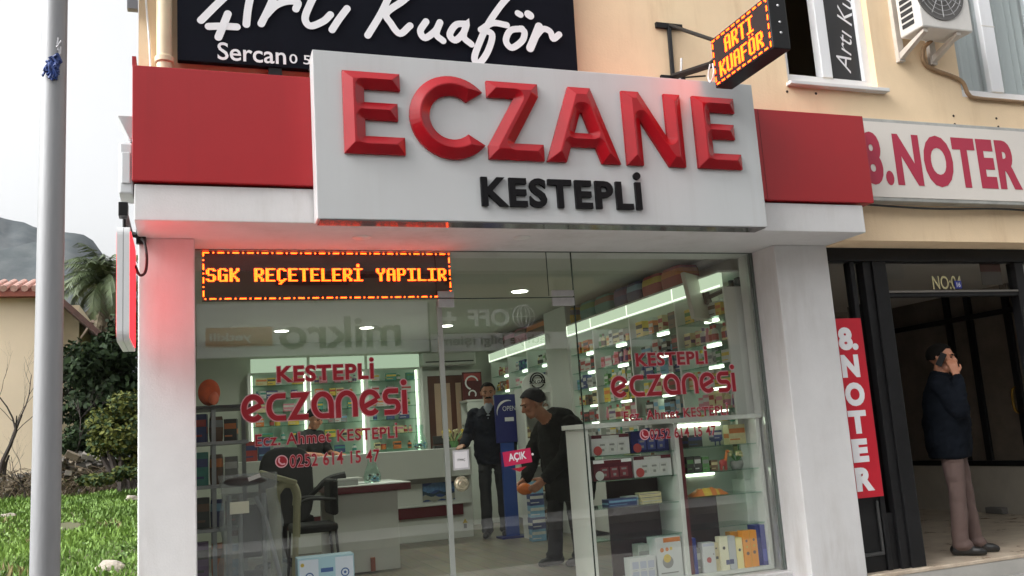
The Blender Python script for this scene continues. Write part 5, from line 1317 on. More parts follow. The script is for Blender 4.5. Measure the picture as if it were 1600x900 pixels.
# walker wrapped in plastic
wk = thing("wrapped_walker", (.40, 1.75, FZ), "grey folded walker wrapped in clear plastic with a white price tag", "walker")
M_gr = mat("walker_grey", S(150, 152, 156), .4, metal=.3, var=.1)
for x in (.26, .335, .50): MB().tube([(x, 1.72, FZ), (x, 1.72, 1.40)], .017, 8).build("frame_tube", M_gr, wk)
MB().tube(spline([(.44, 1.68, 1.38), (.50, 1.66, 1.25), (.545, 1.66, 1.08), (.60, 1.66, .85), (.625, 1.66, FZ)], 6), .016, 8).build("side_rail", M_gr, wk, smooth=True)
MB().box(.345, .485, 1.74, 1.78, 1.0, 1.33).build("back_panel", mat("dark_mesh_fabric", (.035, .033, .04), .8), wk, bev=.01)
MB().box(.345, .485, 1.74, 1.78, .62, .92).build("lower_panel", mat("dark_mauve_fabric", (.06, .05, .065), .8), wk, bev=.01)
m = MB(); m.ball((.375, 1.7, 1.485), .155, .09, .033, 20, 10); m.build("top_cushion", mat("dark_cushion", (.05, .035, .04), .5), wk, smooth=True)
MB().rbox(Vector((.43, 1.615, 1.505)), .085, .003, .04, 0, 0, rad(-55), rad(-15)).build("ticket", M_white, wk)
MB().box(.262, .392, 1.628, 1.631, 1.285, 1.36).build("price_tag", mat("paper_cream", S(216, 212, 196), .7), wk)
tb = MB(); put_text(tb, "ROLATOR", (.285, 1.6272, 1.335), X3, Z3, width=.085, height=.012, lift=.0005); 
m = MB(); prof = []
for k in range(13):
    z = FZ + .02 + (1.53 - FZ - .02) * k / 12
    rx = .19 + .05 * (1 - k / 12) + .01 * math.sin(k * 1.7); prof.append((rx, z))
n = 36; vs = []
for rx, z in prof:
    for k in range(n):
        t = 2 * math.pi * k / n; w_ = 1 + .05 * math.sin(5 * t + z * 7) + .03 * math.sin(11 * t - z * 13)
        vs.append((.40 + .03 * (1.5 - z) + rx * w_ * math.cos(t), 1.74 + .105 * w_ * math.sin(t), z))
m.add(vs, [(i * n + k, i * n + (k + 1) % n, (i + 1) * n + (k + 1) % n, (i + 1) * n + k) for i in range(12) for k in range(n)])
m.build("plastic_cover", M_clear, wk, smooth=True)

wk.scale = (.9, .8, 1.0); wk.location = (.365, .96, FZ + .015)

# left rack with goods
rk = thing("goods_rack", (.2, 1.25, FZ), "grey metal rack of dark goods at the left edge of the window", "rack")
for x, y in ((.155, 1.16), (.155, 1.58), (.37, 1.16), (.37, 1.58)):
    if x < .3 or y > 1.4: MB().box(x - .014, x + .014, y - .014, y + .014, FZ, 1.98 if x < .3 else 2.02).build("post", M_gr, rk)
for z, x1 in ((1.985, .40), (1.745, .38), (1.46, .38), (1.18, .38), (.85, .38)): MB().box(.02, x1, 1.13, 1.6, z, z + .022).build("shelf", mat("dark_shelf", (.05, .05, .052), .4) if z > 1.9 else M_gr, rk, bev=.003)
hd = thing("mannequin_head", (.13, 1.2, 2.007), "orange knitted hat on a head form on top of the left rack", "hat")
bm = MB(); bm.ball((.13, 1.2, 2.10), .072, .078, .09, 24, 14); bm.build("hat", mat("orange_knit", S(224, 96, 44), .8, var=.12, scale=40, bump=.4, bscale=120), hd, smooth=True)
MB().ball((.158, 1.14, 2.055), .034, .034, .046, 14, 10).build("face", mat("pale_orange_form", S(236, 120, 84), .5), hd, smooth=True)
rg = random.Random(8)
GI = [("dark blue", "red"), ("brown", "grey"), ("black", "orange"), ("teal", "dark blue"), ("brown", "orange"), ("grey", "white"), ("black", "brown"), ("dark blue", "light blue"), ("black", "red"), ("purple", "black"), ("orange", "brown"), ("light blue", "white")]
gi = 0
for si, z in enumerate((1.768, 1.483, 1.203, .873)):
    for k in range(3):
        c1, c2 = GI[gi % len(GI)]; gi += 1
        product('carton' if k != 1 else 'pack', c1, c2, .085, .1, (.19, .22, .2, .24)[si] - .02 * k, (.075 + .1 * k, 1.28 + .03 * k, z), rg.uniform(-.2, .2), f"{c1} and {c2} pack on the left rack, {ORD[si]} shelf down, {ORD[k]} from left", "goods on the left rack")

# display stands in the middle
os_ = thing("open_standee", (3.54, 5.0, FZ), "tall dark blue standee with a white arc and the word OPEN", "standee")
a, b_ = P(772, 620, y=4.75), P(806, 700, y=4.75)
M_nb = mat("standee_blue", S(34, 40, 110), .4)
MB().box(a[0], b_[0] + .03, 4.74, 4.78, 1.62, a[2] + .02).build("panel", M_nb, os_, bev=.004)
MB().box(a[0] + .05, b_[0] - .02, 4.75, 4.79, FZ + .02, 1.619).build("post", mat("standee_blue_light", S(40, 74, 150), .4), os_)
MB().box(a[0] - .03, b_[0] + .05, 4.66, 4.9, FZ, FZ + .02).build("foot", M_nb, os_)
m = MB(); ribbon(m, arc((a[0] + .16, a[2] - .19), .14, 75, 190), .028, (0, 4.7385, 0), X3, Z3, lift=.001, taper=lambda t: 1 - abs(t - .45) * 1.6)
put_text(m, "OPEN", (a[0] + .09, 4.7385, a[2] - .17), X3, Z3, width=.16, height=.055, lift=.002); m.box(a[0] + .11, a[0] + .22, 4.735, 4.739, a[2] - .29, a[2] - .245); m.build("print", M_white, os_)
ss = thing("vitamin_stand", (3.72, 4.5, FZ), "white round topped vitamin display stand with a black ring emblem", "display stand")
a, b_ = P(816, 600, y=4.35), P(862, 600, y=4.35); cx_ = (a[0] + b_[0]) / 2; R_ = (b_[0] - a[0]) / 2; zc = P(840, 605, y=4.35)[2]
MB().prism(arc((0, 0), R_, -20, 200, 30), (cx_, 4.36, zc), X3, Z3, -.03).build("header", M_white_lam, ss)
for x in (cx_ - R_ * .94, cx_ + R_ * .94): MB().box(x - .012, x + .012, 4.35, 4.62, FZ, zc).build("side_panel", M_white_lam, ss)
MB().box(cx_ - R_ * .9, cx_ + R_ * .9, 4.6, 4.62, FZ, zc).build("back_panel", M_white_lam, ss)
for i, z in enumerate((.75, 1.05, 1.35, 1.65, 1.93)):
    MB().box(cx_ - R_ * .9, cx_ + R_ * .9, 4.37, 4.599, z - .015, z).build("shelf", M_white_lam, ss)
    for k in range(4): product('bottle', "brown", "cream" if i % 2 else "white", .06, .06, .13, (cx_ - R_ * .65 + k * R_ * .43, 4.42, z + .0005), 0, f"brown bottle, {ORD[k]} from left, {ORD[4 - i]} shelf of the round topped stand", "bottles on the vitamin stand")
m = MB()
m.add([], [])
for r in (.085, .06): ribbon(m, arc((cx_ , zc + .075), r, 200 if r > .07 else 0, -20 if r > .07 else 180, 24), .016, (0, 4.3285, 0), X3, Z3, lift=.001)
ribbon(m, arc((cx_, zc + .075), .085, 215, 325, 16), .016, (0, 4.3285, 0), X3, Z3, lift=.001)
put_text(m, "SOLGAR", (cx_ - .10, 4.3285, zc + .04), X3, Z3, width=.20, height=.038, lift=.002, offset=.03); m.build("emblem", M_black, ss)
q = P(846, 846, z=FZ)
for k in range(5):
    product('carton', "dark blue" if k % 2 else "light blue", "white", .16, .12, .125, (q[0], q[1] + .1, FZ + .0005 + .126 * k), rg.uniform(-.12, .12), f"blue printed carton, {ORD[k]} from the floor in the stack beside the stooping man", "stack of blue cartons on the shop floor")

# ---- display case behind the right glass ------------------------------------------
DL, DR_, DY0, DY1 = 2.70, 4.195, .815, 1.16
dc = thing("window_display_case", (3.45, 1.0, FZ), "white two bay display case with glass shelves behind the right window", "display case")
MB().box(DL - .03, DR_ + .02, DY0 - .02, DY1, 1.69, 1.725).build("top", M_white_lam, dc, bev=.004)
for x in (DL, 3.44, 4.165): MB().box(x, x + .035, DY0, DY1 - .002, FZ + .03, 1.689).build("side_panel", M_white_lam, dc, bev=.003)
MB().box(3.4755, 3.51, DY0 + .01, DY1 - .02, FZ + .03, 1.6).build("burgundy_panel", M_burg, dc, bev=.002)
MB().box(DL, DR_, DY0, DY1, FZ, FZ + .029).build("base", M_white_lam, dc, bev=.003)
MB().box(3.0, 3.439, DY1 - .012, DY1 - .002, FZ + .03, 1.3).build("back_panel", mat("dark_burgundy_back", (.045, .012, .018), .4), dc)
MB().box(3.512, 3.95, DY1 - .012, DY1 - .002, FZ + .03, 1.12).build("back_panel", mat("dark_burgundy_back", (.045, .012, .018)), dc)
MB().box(3.512, 4.16, DY1 - .012, DY1 - .002, 1.125, 1.685).build("back_panel", M_white_lam, dc)
MB().box(3.6, 4.05, DY1 - .02, DY1 - .013, 1.655, 1.675).box(3.7, 3.95, DY1 - .02, DY1 - .013, 1.27, 1.285).build("led_strip", M_strip, dc)
for z in (1.49, 1.31, 1.115, .89): MB().box(DL + .036, 3.439, DY0 + .02, DY1 - .015, z - .008, z).build("glass_shelf", M_shelfglass, dc)
for z in (1.50, 1.31, 1.13, .90): MB().box(3.512, 4.164, DY0 + .02, DY1 - .015, z - .008, z).build("glass_shelf", M_shelfglass, dc)
# gift sets
def giftset(x0, x1, z, h, base, top, win, round_, label):
    t = thing("gift_set", ((x0 + x1) / 2, .9, z), label, "gift box", "gift sets in the window display case"); y0 = .865
    MB().box(x0, x1, y0, y0 + .09, z, z + h).build("box", base, t, bev=.002)
    MB().box(x0 + .002, x1 - .002, y0 - .002, y0 - .0005, z + h * .82, z + h - .002).build("top_band", top, t)
    MB().box((x0 + x1) / 2 - .07, (x0 + x1) / 2 + .07, y0 - .004, y0 - .0025, z + h * .80, z + h * .95).build("title_plate", PM["white"] if top is not M_white else M_burg, t)
    m = MB()
    for k in range(3): xc = x0 + (x1 - x0) * (.28 + .25 * k); m.box(xc - .032, xc + .032, y0 - .003, y0 - .0005, z + h * .12, z + h * .62, 0).box(xc - .02, xc + .02, y0 - .005, y0 - .0035, z + h * .46, z + h * .55, 1).box(xc - .01, xc + .012, y0 - .005, y0 - .0035, z + h * .2, z + h * .32, 1)
    m.build("products", [win, PM["grey"]], t)
    MB().lathe([(.0, -.002), (.034, -.002), (.034, 0)], (x0 + .045, y0 - .006, z + .035), 18, axis='Y').build("price_dot", round_, t)
    return t
M_gw = mat("gift_grey_white", (.55, .55, .55), .4); M_gb = mat("gift_burgundy", S(84, 18, 34), .35); M_gn = mat("gift_navy", S(24, 30, 84), .3)
giftset(2.775, 3.085, 1.4905, .15, M_gw, M_gb, PM["white"], PM["red"], "white gift set with a burgundy top band on the left of the upper glass shelf")
giftset(3.10, 3.415, 1.4905, .16, M_gn, M_gn, mat("navy_lighter", S(60, 70, 130), .3), PM["red"], "navy blue gift set on the right of the upper glass shelf")
giftset(2.775, 3.09, 1.3105, .15, M_gb, M_white, mat("burgundy_lighter", S(120, 50, 60), .3), PM["white"], "burgundy gift set with a white top band on the second glass shelf")
giftset(3.105, 3.42, 1.3105, .155, M_gw, M_gb, PM["white"], PM["red"], "white gift set with a burgundy top band on the right of the second shelf")
product('carton', "dark blue", "light blue", .24, .1, .055, (2.99, .92, 1.1155), .08, "flat blue and white soap carton on the third glass shelf of the left bay")
product('carton', "white", "light blue", .11, .1, .06, (3.10, .97, 1.1155), .05, "white carton standing behind the flat blue one on the third shelf")
for k in range(3):
    product('carton', "cream", "grey" if k else "white", .17, .1, .026, (3.235, .93, 1.1155 + .0265 * k), .1 - .12 * k, ["lowest", "middle", "topmost"][k] + " of three cream packs lying stacked on the third glass shelf", "cream packs lying on the glass shelf")
def bigbox(name, x0, x1, y0, y1, z0, h, mats, deco, label, cat="box", rz=0.0):
    """box with printed fields on its front: deco = (u0,u1,v0,v1,material index) in fractions, or ('o', u, v, r, index)"""
    t = thing(name, ((x0 + x1) / 2, (y0 + y1) / 2, z0), label, cat, rz=rz)
    cx0, cy0 = (x0 + x1) / 2, (y0 + y1) / 2; a, b_, d = x0 - cx0, x1 - cx0, y0 - cy0
    MB().box(a, b_, d, y1 - cy0, 0, h).build("box", mats[0], t, bev=.0025, local=True)
    if deco:
        m = MB(); w = b_ - a
        for k, q in enumerate(deco):
            yy_ = d - .0012 - .0002 * k
            if q[0] == 'o':
                _, u0, v0, r, mi = q; m.add([(a + u0 * w + r * math.cos(t_), yy_, v0 * h + r * math.sin(t_)) for t_ in np.linspace(0, 2 * math.pi, 21)[:-1]], [tuple(range(20))], mi)
            else:
                u0, u1, v0, v1, mi = q; m.quad((a + u0 * w, yy_, v0 * h), (a + u1 * w, yy_, v0 * h), (a + u1 * w, yy_, v1 * h), (a + u0 * w, yy_, v1 * h), mi)
        m.build("print", mats, t, local=True)
    return t
WB_ = [mat("box_white", (.60, .61, .62), .5), mat("print_lilac", S(176, 180, 200), .6), PM["orange"], PM["grey"], PM["yellow"], mat("print_blue", S(60, 96, 160), .5), PM["red"], mat("print_pale_blue", S(158, 196, 222), .5)]
bigbox("carton_box", 2.99, 3.20, .83, .93, FZ + .03, .165, WB_, [(.08 + .3 * k, .32 + .3 * k, .12 + .42 * r, .42 + .42 * r, 1) for k in range(3) for r in range(2)] + [(.1 + .3 * k, .26 + .3 * k, .47, .485, 3) for k in range(3)], "white printed carton with lilac text panels at the bottom of the display case")
bigbox("nebuliser_box", 3.215, 3.425, .84, .98, FZ + .03, .29, WB_, [(.3, .97, .86, .97, 2), ('o', .22, .68, .016, 2), ('o', .42, .69, .014, 2), ('o', .58, .70, .012, 4), ('o', .42, .38, .045, 3), ('o', .4, .47, .03, 4), (.12, .8, .1, .13, 3)], "white carton with orange dots and a device picture beside the lilac one")
product('carton', "white", "grey", .09, .1, .24, (3.17, 1.0, FZ + .0295), 0, "plain white carton standing behind the lilac printed one")
# right bay
product('carton', "black", "dark blue", .13, .1, .09, (3.66, .95, 1.5005), .1, "black carton on the upper shelf of the right bay")
product('carton', "dark blue", "white", .075, .07, .075, (3.86, .92, 1.5405), 0, "small dark blue carton on a stand on the right bay's upper shelf")
tag(MB().box(3.83, 3.89, .89, .95, 1.53, 1.54).tube([(3.84, .9, 1.5005), (3.84, .9, 1.53)], .005, 6).tube([(3.88, .9, 1.5005), (3.88, .9, 1.53)], .005, 6).build("small_stand", PM["dark blue"]), "tiny blue stand under the small carton on the upper shelf", "stand")
product('carton', "cream", "orange", .15, .08, .15, (4.07, .98, 1.5005), 0, "tall tan and orange carton at the right end of the upper shelf")
for k, (c1, c2, x, h) in enumerate((("black", "green", 3.60, .12), ("black", "white", 3.665, .12), ("green", "grey", 3.735, .11), ("brown", "cream", 3.81, .08))):
    product('carton', c1, c2, .06, .07, h, (x, .93, 1.3105), 0, f"{c1} and {c2} carton on the right bay's second shelf, {ORD[k]} from left", "cartons on the right bay's second shelf")
ty = thing("toy_animal", (3.9, .9, 1.31), "small red toy giraffe with a yellow neck on the second shelf", "toy")
m = MB(); m.ball((3.89, .9, 1.365), .035, .022, .028, 12, 8, 0)
for dx in (-.02, .02):
    for dy in (-.01, .01): m.tube([(3.89 + dx, .9 + dy, 1.355), (3.89 + dx, .9 + dy, 1.311)], .007, 6, 0)
m.tube([(3.91, .9, 1.37), (3.93, .9, 1.44)], [.014, .009], 8, 1); m.ball((3.94, .9, 1.45), .02, .011, .012, 8, 6, 1)
m.build("body", [PM["red"], PM["orange"]], ty, smooth=True)
fl = thing("dried_bouquet", (4.03, .93, 1.31), "small dried bouquet in a grey pot on the right of the second shelf", "bouquet")
MB().lathe([(.04, 0), (.055, .03), (.05, .06)], (4.03, .93, 1.3105), 14).build("pot", PM["grey"], fl, smooth=True)
m = MB()
for k in range(22):
    a = rv.uniform(0, 6.28); h = rv.uniform(.03, .08); m.tube([(4.03, .93, 1.36), (4.03 + .05 * math.cos(a), .93 + .04 * math.sin(a), 1.37 + h)], .003, 4, 0); m.ball((4.03 + .05 * math.cos(a), .93 + .04 * math.sin(a), 1.37 + h), .011, .011, .011, 6, 4, 1)
m.build("stems", [PM["green"], PM["cream"]], fl)
pk = thing("sweets_packet", (3.75, .92, 1.13), "crumpled orange and yellow packet lying on the third shelf of the right bay", "packet")
m = MB(); n = 16
for j in range(5):
    for i in range(n): pass
vs = []; nx_, ny_ = 14, 7
for j in range(ny_ + 1):
    for i in range(nx_ + 1):
        u0, v0 = i / nx_, j / ny_; zz = .055 * math.sin(math.pi * u0) ** .5 * math.sin(math.pi * v0) ** .5 * (1 + .5 * noise.noise((u0 * 6, v0 * 5, 1)))
        vs.append((3.59 + .31 * u0, .86 + .14 * v0, 1.1315 + zz))
m.add(vs, [(j * (nx_ + 1) + i, j * (nx_ + 1) + i + 1, (j + 1) * (nx_ + 1) + i + 1, (j + 1) * (nx_ + 1) + i) for j in range(ny_) for i in range(nx_)], 0)
for k, f_ in enumerate(m.f): m.m[k] = 1 if (k % nx_) in (4, 5, 6, 9) else 0
m.build("wrap", [PM["orange"], PM["yellow"]], pk, smooth=True)
zb = FZ + .0295
bigbox("lotion_box", 3.595, 3.70, .83, .90, zb, .215, WB_, [(.05, .95, .88, .97, 1), ('o', .45, .42, .02, 6), ('o', .5, .38, .013, 6), ('o', .85, .6, .006, 3)], "white carton with a red berry print in the right bay's bottom row")
bigbox("lotion_box", 3.70, 3.745, .85, .9, zb, .205, [PM["cream"], PM["black"]], [(.3, .8, .42, .52, 1), ('o', .5, .8, .007, 1)], "narrow cream carton with a black mark in the bottom row")
bigbox("lotion_box", 3.75, 3.82, .835, .9, zb, .245, [mat("box_ivory", S(226, 222, 196), .5), PM["black"], PM["dark blue"]], [('o', .45, .66, .012, 1), (.55, .98, .16, .3, 2)], "ivory carton with an oval mark and blue patch in the bottom row")
bigbox("lotion_box", 3.822, 3.885, .835, .9, zb, .242, [mat("box_grey_white", (.5, .52, .55), .5), PM["dark blue"]], [(.0, .55, .17, .31, 1)], "pale grey carton between the ivory and yellow ones in the bottom row")
bigbox("lotion_box", 3.888, 3.945, .835, .9, zb, .225, [mat("box_pale_yellow", S(236, 222, 160), .5), PM["black"]], [('o', .5, .6, .011, 1)], "pale yellow carton left of the orange ones in the bottom row")
OR_ = [mat("box_orange", S(232, 150, 44), .5), PM["brown"], PM["yellow"]]
bigbox("sun_cream_box", 3.95, 4.01, .83, .9, zb, .27, OR_, [('o', .5, .72, .010, 1), ('o', .5, .56, .009, 2), ('o', .55, .38, .013, 1), (.96, 1, .02, .98, 2)], "orange sun cream carton, left of two at the front of the bottom row")
bigbox("sun_cream_box", 4.014, 4.075, .83, .9, zb, .268, OR_, [('o', .5, .74, .010, 1), ('o', .5, .58, .009, 2), ('o', .45, .4, .013, 1)], "orange sun cream carton, right of two at the front of the bottom row")
bigbox("sun_cream_box", 3.90, 3.965, .92, .99, zb, .26, OR_, [], "orange carton standing behind the pale yellow one in the bottom row")
NV = [mat("box_navy", S(34, 48, 132), .45), mat("box_navy_light", S(70, 80, 170), .45)]
bigbox("blue_box", 4.078, 4.118, .85, .95, zb, .30, NV, [], "tall navy carton, left one at the right end of the bottom row")
bigbox("blue_box", 4.12, 4.162, .84, .95, zb, .30, NV, [(.1, .9, .1, .4, 1)], "tall navy carton, right one at the right end of the bottom row")
bigbox("blue_box", 3.515, 3.545, .83, .95, zb, .26, NV, [], "thin navy carton beside the burgundy panel of the right bay")
product('carton', "grey", "white", .04, .06, .18, (3.567, .88, zb), 0, "slim grey carton between the thin navy carton and the white berry carton")
# light blue box on the sill inside the left window
lb = bigbox("glove_box", .655, 1.02, .90, 1.05, FZ, .43, [mat("box_sky", S(168, 204, 222), .5), mat("print_pale", S(214, 222, 240), .5), mat("print_blue", S(60, 96, 160)), PM["yellow"]],
            [(.03, .36, .30, .97, 1), (.66, .98, .30, .97, 1), ('o', .2, .72, .028, 2), ('o', .2, .72, .02, 1), ('o', .83, .74, .028, 2), ('o', .83, .74, .02, 1), (.40, .62, .77, .83, 2), (.42, .6, .68, .7, 2), ('o', .08, .9, .012, 3), (.5, 1, .0, .18, 2), ('o', .83, .74, .009, 2), ('o', .2, .72, .009, 2)],
            "light blue carton with round blue stamps standing at the bottom of the left window", rz=0.0)
# ================================================================== PEOPLE
M_skin = mat("skin", S(178, 122, 94), .5, var=.08, scale=20)
M_hair = mat("dark_hair", (.008, .007, .006), .85, spec=.08, var=.3, scale=60, bump=.3, bscale=200)
M_shoe = mat("black_shoe", (.012, .012, .012), .35)
def loft_mb(rings):
    m = MB(); n = 24; vs = []
    for i, (c, rx, ry) in enumerate(rings):
        c = Vector(c); d = (Vector(rings[min(i + 1, len(rings) - 1)][0]) - Vector(rings[max(i - 1, 0)][0])).normalized()
        ax = Vector((1, 0, 0)); ay = d.cross(ax).normalized()
        for k in range(n):
            t = 2 * math.pi * k / n; vs.append(c + ax * rx * math.cos(t) + ay * ry * math.sin(t))
    m.add(vs, [(i * n + k, i * n + (k + 1) % n, (i + 1) * n + (k + 1) % n, (i + 1) * n + k) for i in range(len(rings) - 1) for k in range(n)]
          + [tuple(range(n))[::-1], tuple((len(rings) - 1) * n + k for k in range(n))])
    return m
def person(label, loc, rz, prims, mats, voxel=.0095, smooth=4):
    """prims: ('c', material, p0, r0, p1, r1) round cone | ('e', material, centre, (rx,ry,rz)) | ('l', material, rings); facing -Y, feet at z=0"""
    m = MB()
    for p in prims:
        if p[0] == 'c':
            m.tube([p[2], p[4]], [p[3], p[5]], 14); m.ball(p[2], p[3], p[3], p[3], 14, 10); m.ball(p[4], p[5], p[5], p[5], 14, 10)
        elif p[0] == 'e': m.ball(p[2], *p[3], 20, 14)
        else:
            l = loft_mb(p[2]); m.add(l.v, l.f)
    me = bpy.data.meshes.new("person"); me.from_pydata(m.v, [], m.f)
    bm = bmesh.new(); bm.from_mesh(me); bmesh.ops.recalc_face_normals(bm, faces=bm.faces); bm.to_mesh(me); bm.free()
    o = bpy.data.objects.new("person", me); COL.objects.link(o)
    r = o.modifiers.new("r", 'REMESH'); r.mode = 'VOXEL'; r.voxel_size = voxel; r.use_smooth_shade = True
    s_ = o.modifiers.new("s", 'SMOOTH'); s_.factor = .5; s_.iterations = smooth
    me2 = bpy.data.meshes.new_from_object(o.evaluated_get(bpy.context.evaluated_depsgraph_get()))
    o.modifiers.clear(); o.data = me2
    for q in mats: me2.materials.append(q)
    nf = len(me2.polygons); C = np.zeros(nf * 3); me2.polygons.foreach_get('center', C); C = C.reshape(-1, 3)
    best = np.full(nf, 1e9); idx = np.zeros(nf, int)
    for p in prims:
        if p[0] == 'c':
            a, b = np.array(p[2], float), np.array(p[4], float); ab = b - a; t = np.clip((C - a) @ ab / (ab @ ab + 1e-12), 0, 1)
            d = np.linalg.norm(C - a - t[:, None] * ab, axis=1) - (p[3] + (p[5] - p[3]) * t)
        elif p[0] == 'e':
            q = (C - np.array(p[2])) / np.array(p[3]); d = (np.linalg.norm(q, axis=1) - 1) * min(p[3])
        else:
            d = np.full(nf, 1e9)
            for (c0, rx0, ry0), (c1, rx1, ry1) in zip(p[2][:-1], p[2][1:]):
                a, b = np.array(c0, float), np.array(c1, float); ab = b - a; traw = (C - a) @ ab / (ab @ ab + 1e-12); t = np.clip(traw, 0, 1)
                e = C - a - t[:, None] * ab; rx = rx0 + (rx1 - rx0) * t; ry = ry0 + (ry1 - ry0) * t
                ins = (np.sqrt((e[:, 0] / rx) ** 2 + ((e[:, 1]) / ry) ** 2) - 1) * np.minimum(rx, ry)
                out = np.abs(traw - t) * np.linalg.norm(ab)
                d = np.minimum(d, np.maximum(ins, 0) + out + np.minimum(ins, 0) * (out == 0))
        k = d < best; best[k] = d[k]; idx[k] = p[1]
    # cloth folds: push the clothed surface in and out
    nv = len(me2.vertices); cloth = np.zeros(nv, bool)
    for pg in me2.polygons:
        mname = mats[idx[pg.index]].name
        if not (mname.startswith('skin') or 'shoe' in mname):
            for v_ in pg.vertices: cloth[v_] = True
    for pg in me2.polygons:
        if mats[idx[pg.index]].name.startswith('skin'):
            for v_ in pg.vertices: cloth[v_] = False
    sd_ = len(label); co = np.zeros(nv * 3); me2.vertices.foreach_get('co', co); co = co.reshape(-1, 3)
    nn_ = np.zeros(nv * 3); me2.vertex_normals.foreach_get('vector', nn_); nn_ = nn_.reshape(-1, 3)
    for q in np.nonzero(cloth)[0]:
        x_, y_, z_ = co[q]; lowz = z_ < .75
        n_ = noise.noise((x_ * 7 + sd_, y_ * 7, z_ * (8 if lowz else 11) + x_ * 5)) + .5 * noise.noise((x_ * 18, y_ * 18 + sd_, z_ * (18 if lowz else 30) + y_ * 9))
        co[q] += nn_[q] * n_ * (.009 if lowz else .013)
    me2.vertices.foreach_set('co', co.ravel())
    me2.polygons.foreach_set('material_index', idx.astype(int).tolist()); me2.polygons.foreach_set('use_smooth', [True] * nf)
    o.location = loc; o.rotation_euler = (0, 0, rz)
    WL[o.name] = np.array(loc, float)
    return tag(o, label, "person")
def hand(side, wrist, d, palmn, curl=.5, s=1.0, mi=0):
    """palm, four bent fingers and a thumb; d = direction wrist->fingers, palmn = palm normal"""
    w = Vector(wrist); d = Vector(d).normalized(); n = Vector(palmn).normalized(); n = (n - d * n.dot(d)).normalized(); x = d.cross(n) * side; out = []
    pc = w + d * .05 * s
    for k in (-1, 0, 1): out.append(('c', mi, tuple(w + d * .01 + x * k * .014 * s), .017 * s, tuple(w + d * .085 * s + x * k * .026 * s), .0145 * s))
    for k, L in enumerate((.070, .080, .074, .056)):
        b = w + d * .092 * s + x * (k - 1.5) * .021 * s; a1 = curl * 1.0; a2 = curl * 2.1
        d1 = (d * math.cos(a1) + n * math.sin(a1)); d2 = (d * math.cos(a2) + n * math.sin(a2))
        m_ = b + d1 * L * .55 * s; e = m_ + d2 * L * .5 * s
        out += [('c', mi, tuple(b), .0105 * s, tuple(m_), .0095 * s), ('c', mi, tuple(m_), .0095 * s, tuple(e), .008 * s)]
    tb_ = w + d * .03 * s - x * .032 * s; t1 = tb_ + (d * .6 - x * .6 + n * .4).normalized() * .04 * s; t2 = t1 + (d * .85 - x * .1 + n * .5).normalized() * .034 * s
    out += [('c', mi, tuple(tb_), .014 * s, tuple(t1), .0115 * s), ('c', mi, tuple(t1), .0115 * s, tuple(t2), .009 * s)]
    return out
def head(c, pitch=0.0, yaw=0.0, mi=0, s=1.0):
    """skull, jaw, nose, brow, lips, ears around head centre c; returns prims and a function head space -> body space"""
    R = Matrix.Rotation(yaw, 3, 'Z') @ Matrix.Rotation(pitch, 3, 'X'); c = Vector(c)
    T = lambda *p: tuple(c + R @ (Vector(p) * s))
    out = [('c', mi, T(0, .028, .028), .082 * s, T(0, -.012, .035), .078 * s), ('c', mi, T(0, -.028, .0), .066 * s, T(0, -.034, -.055), .05 * s),
           ('c', mi, T(-.028, -.05, -.085), .026 * s, T(.028, -.05, -.085), .026 * s), ('e', mi, T(0, -.07, -.098), (.02 * s, .016 * s, .016 * s)),
           ('c', mi, T(0, -.092, .018), .010 * s, T(0, -.116, -.026), .0145 * s), ('c', mi, T(-.012, -.1, -.03), .01 * s, T(.012, -.1, -.03), .01 * s),
           ('c', mi, T(-.042, -.086, .03), .011 * s, T(.042, -.086, .03), .011 * s), ('c', mi, T(-.018, -.091, -.058), .008 * s, T(.018, -.091, -.058), .008 * s),
           ('c', mi, T(-.017, -.088, -.070), .009 * s, T(.017, -.088, -.070), .009 * s)]
    for sd in (-1, 1): out += [('c', mi, T(sd * .084, .012, .015), .014 * s, T(sd * .082, .006, -.025), .010 * s), ('e', mi, T(sd * .045, -.07, -.02), (.026 * s, .024 * s, .022 * s))]
    return out, T
def face_bits(par, T, hair=True, brow=True, moustache=False, cap=None, s=1.0):
    for sd in (-1, 1):
        m = MB(); m.ball(T(sd * .031, -.086, .008), .011 * s, .008 * s, .008 * s, 10, 8); m.build("eye", mat("eye_dark", (.03, .022, .018), .2), par, smooth=True, local=True)
        if brow: MB().tube([T(sd * .014, -.1, .026), T(sd * .034, -.098, .031), T(sd * .052, -.086, .025)], [.005, .006, .003], 6).build("eyebrow", M_hair, par, local=True)
    if moustache: MB().tube([T(-.036, -.09, -.056), T(-.014, -.106, -.046), T(.014, -.106, -.046), T(.036, -.09, -.056)], [.005, .011, .011, .005], 8).build("moustache", M_hair, par, smooth=True, local=True)
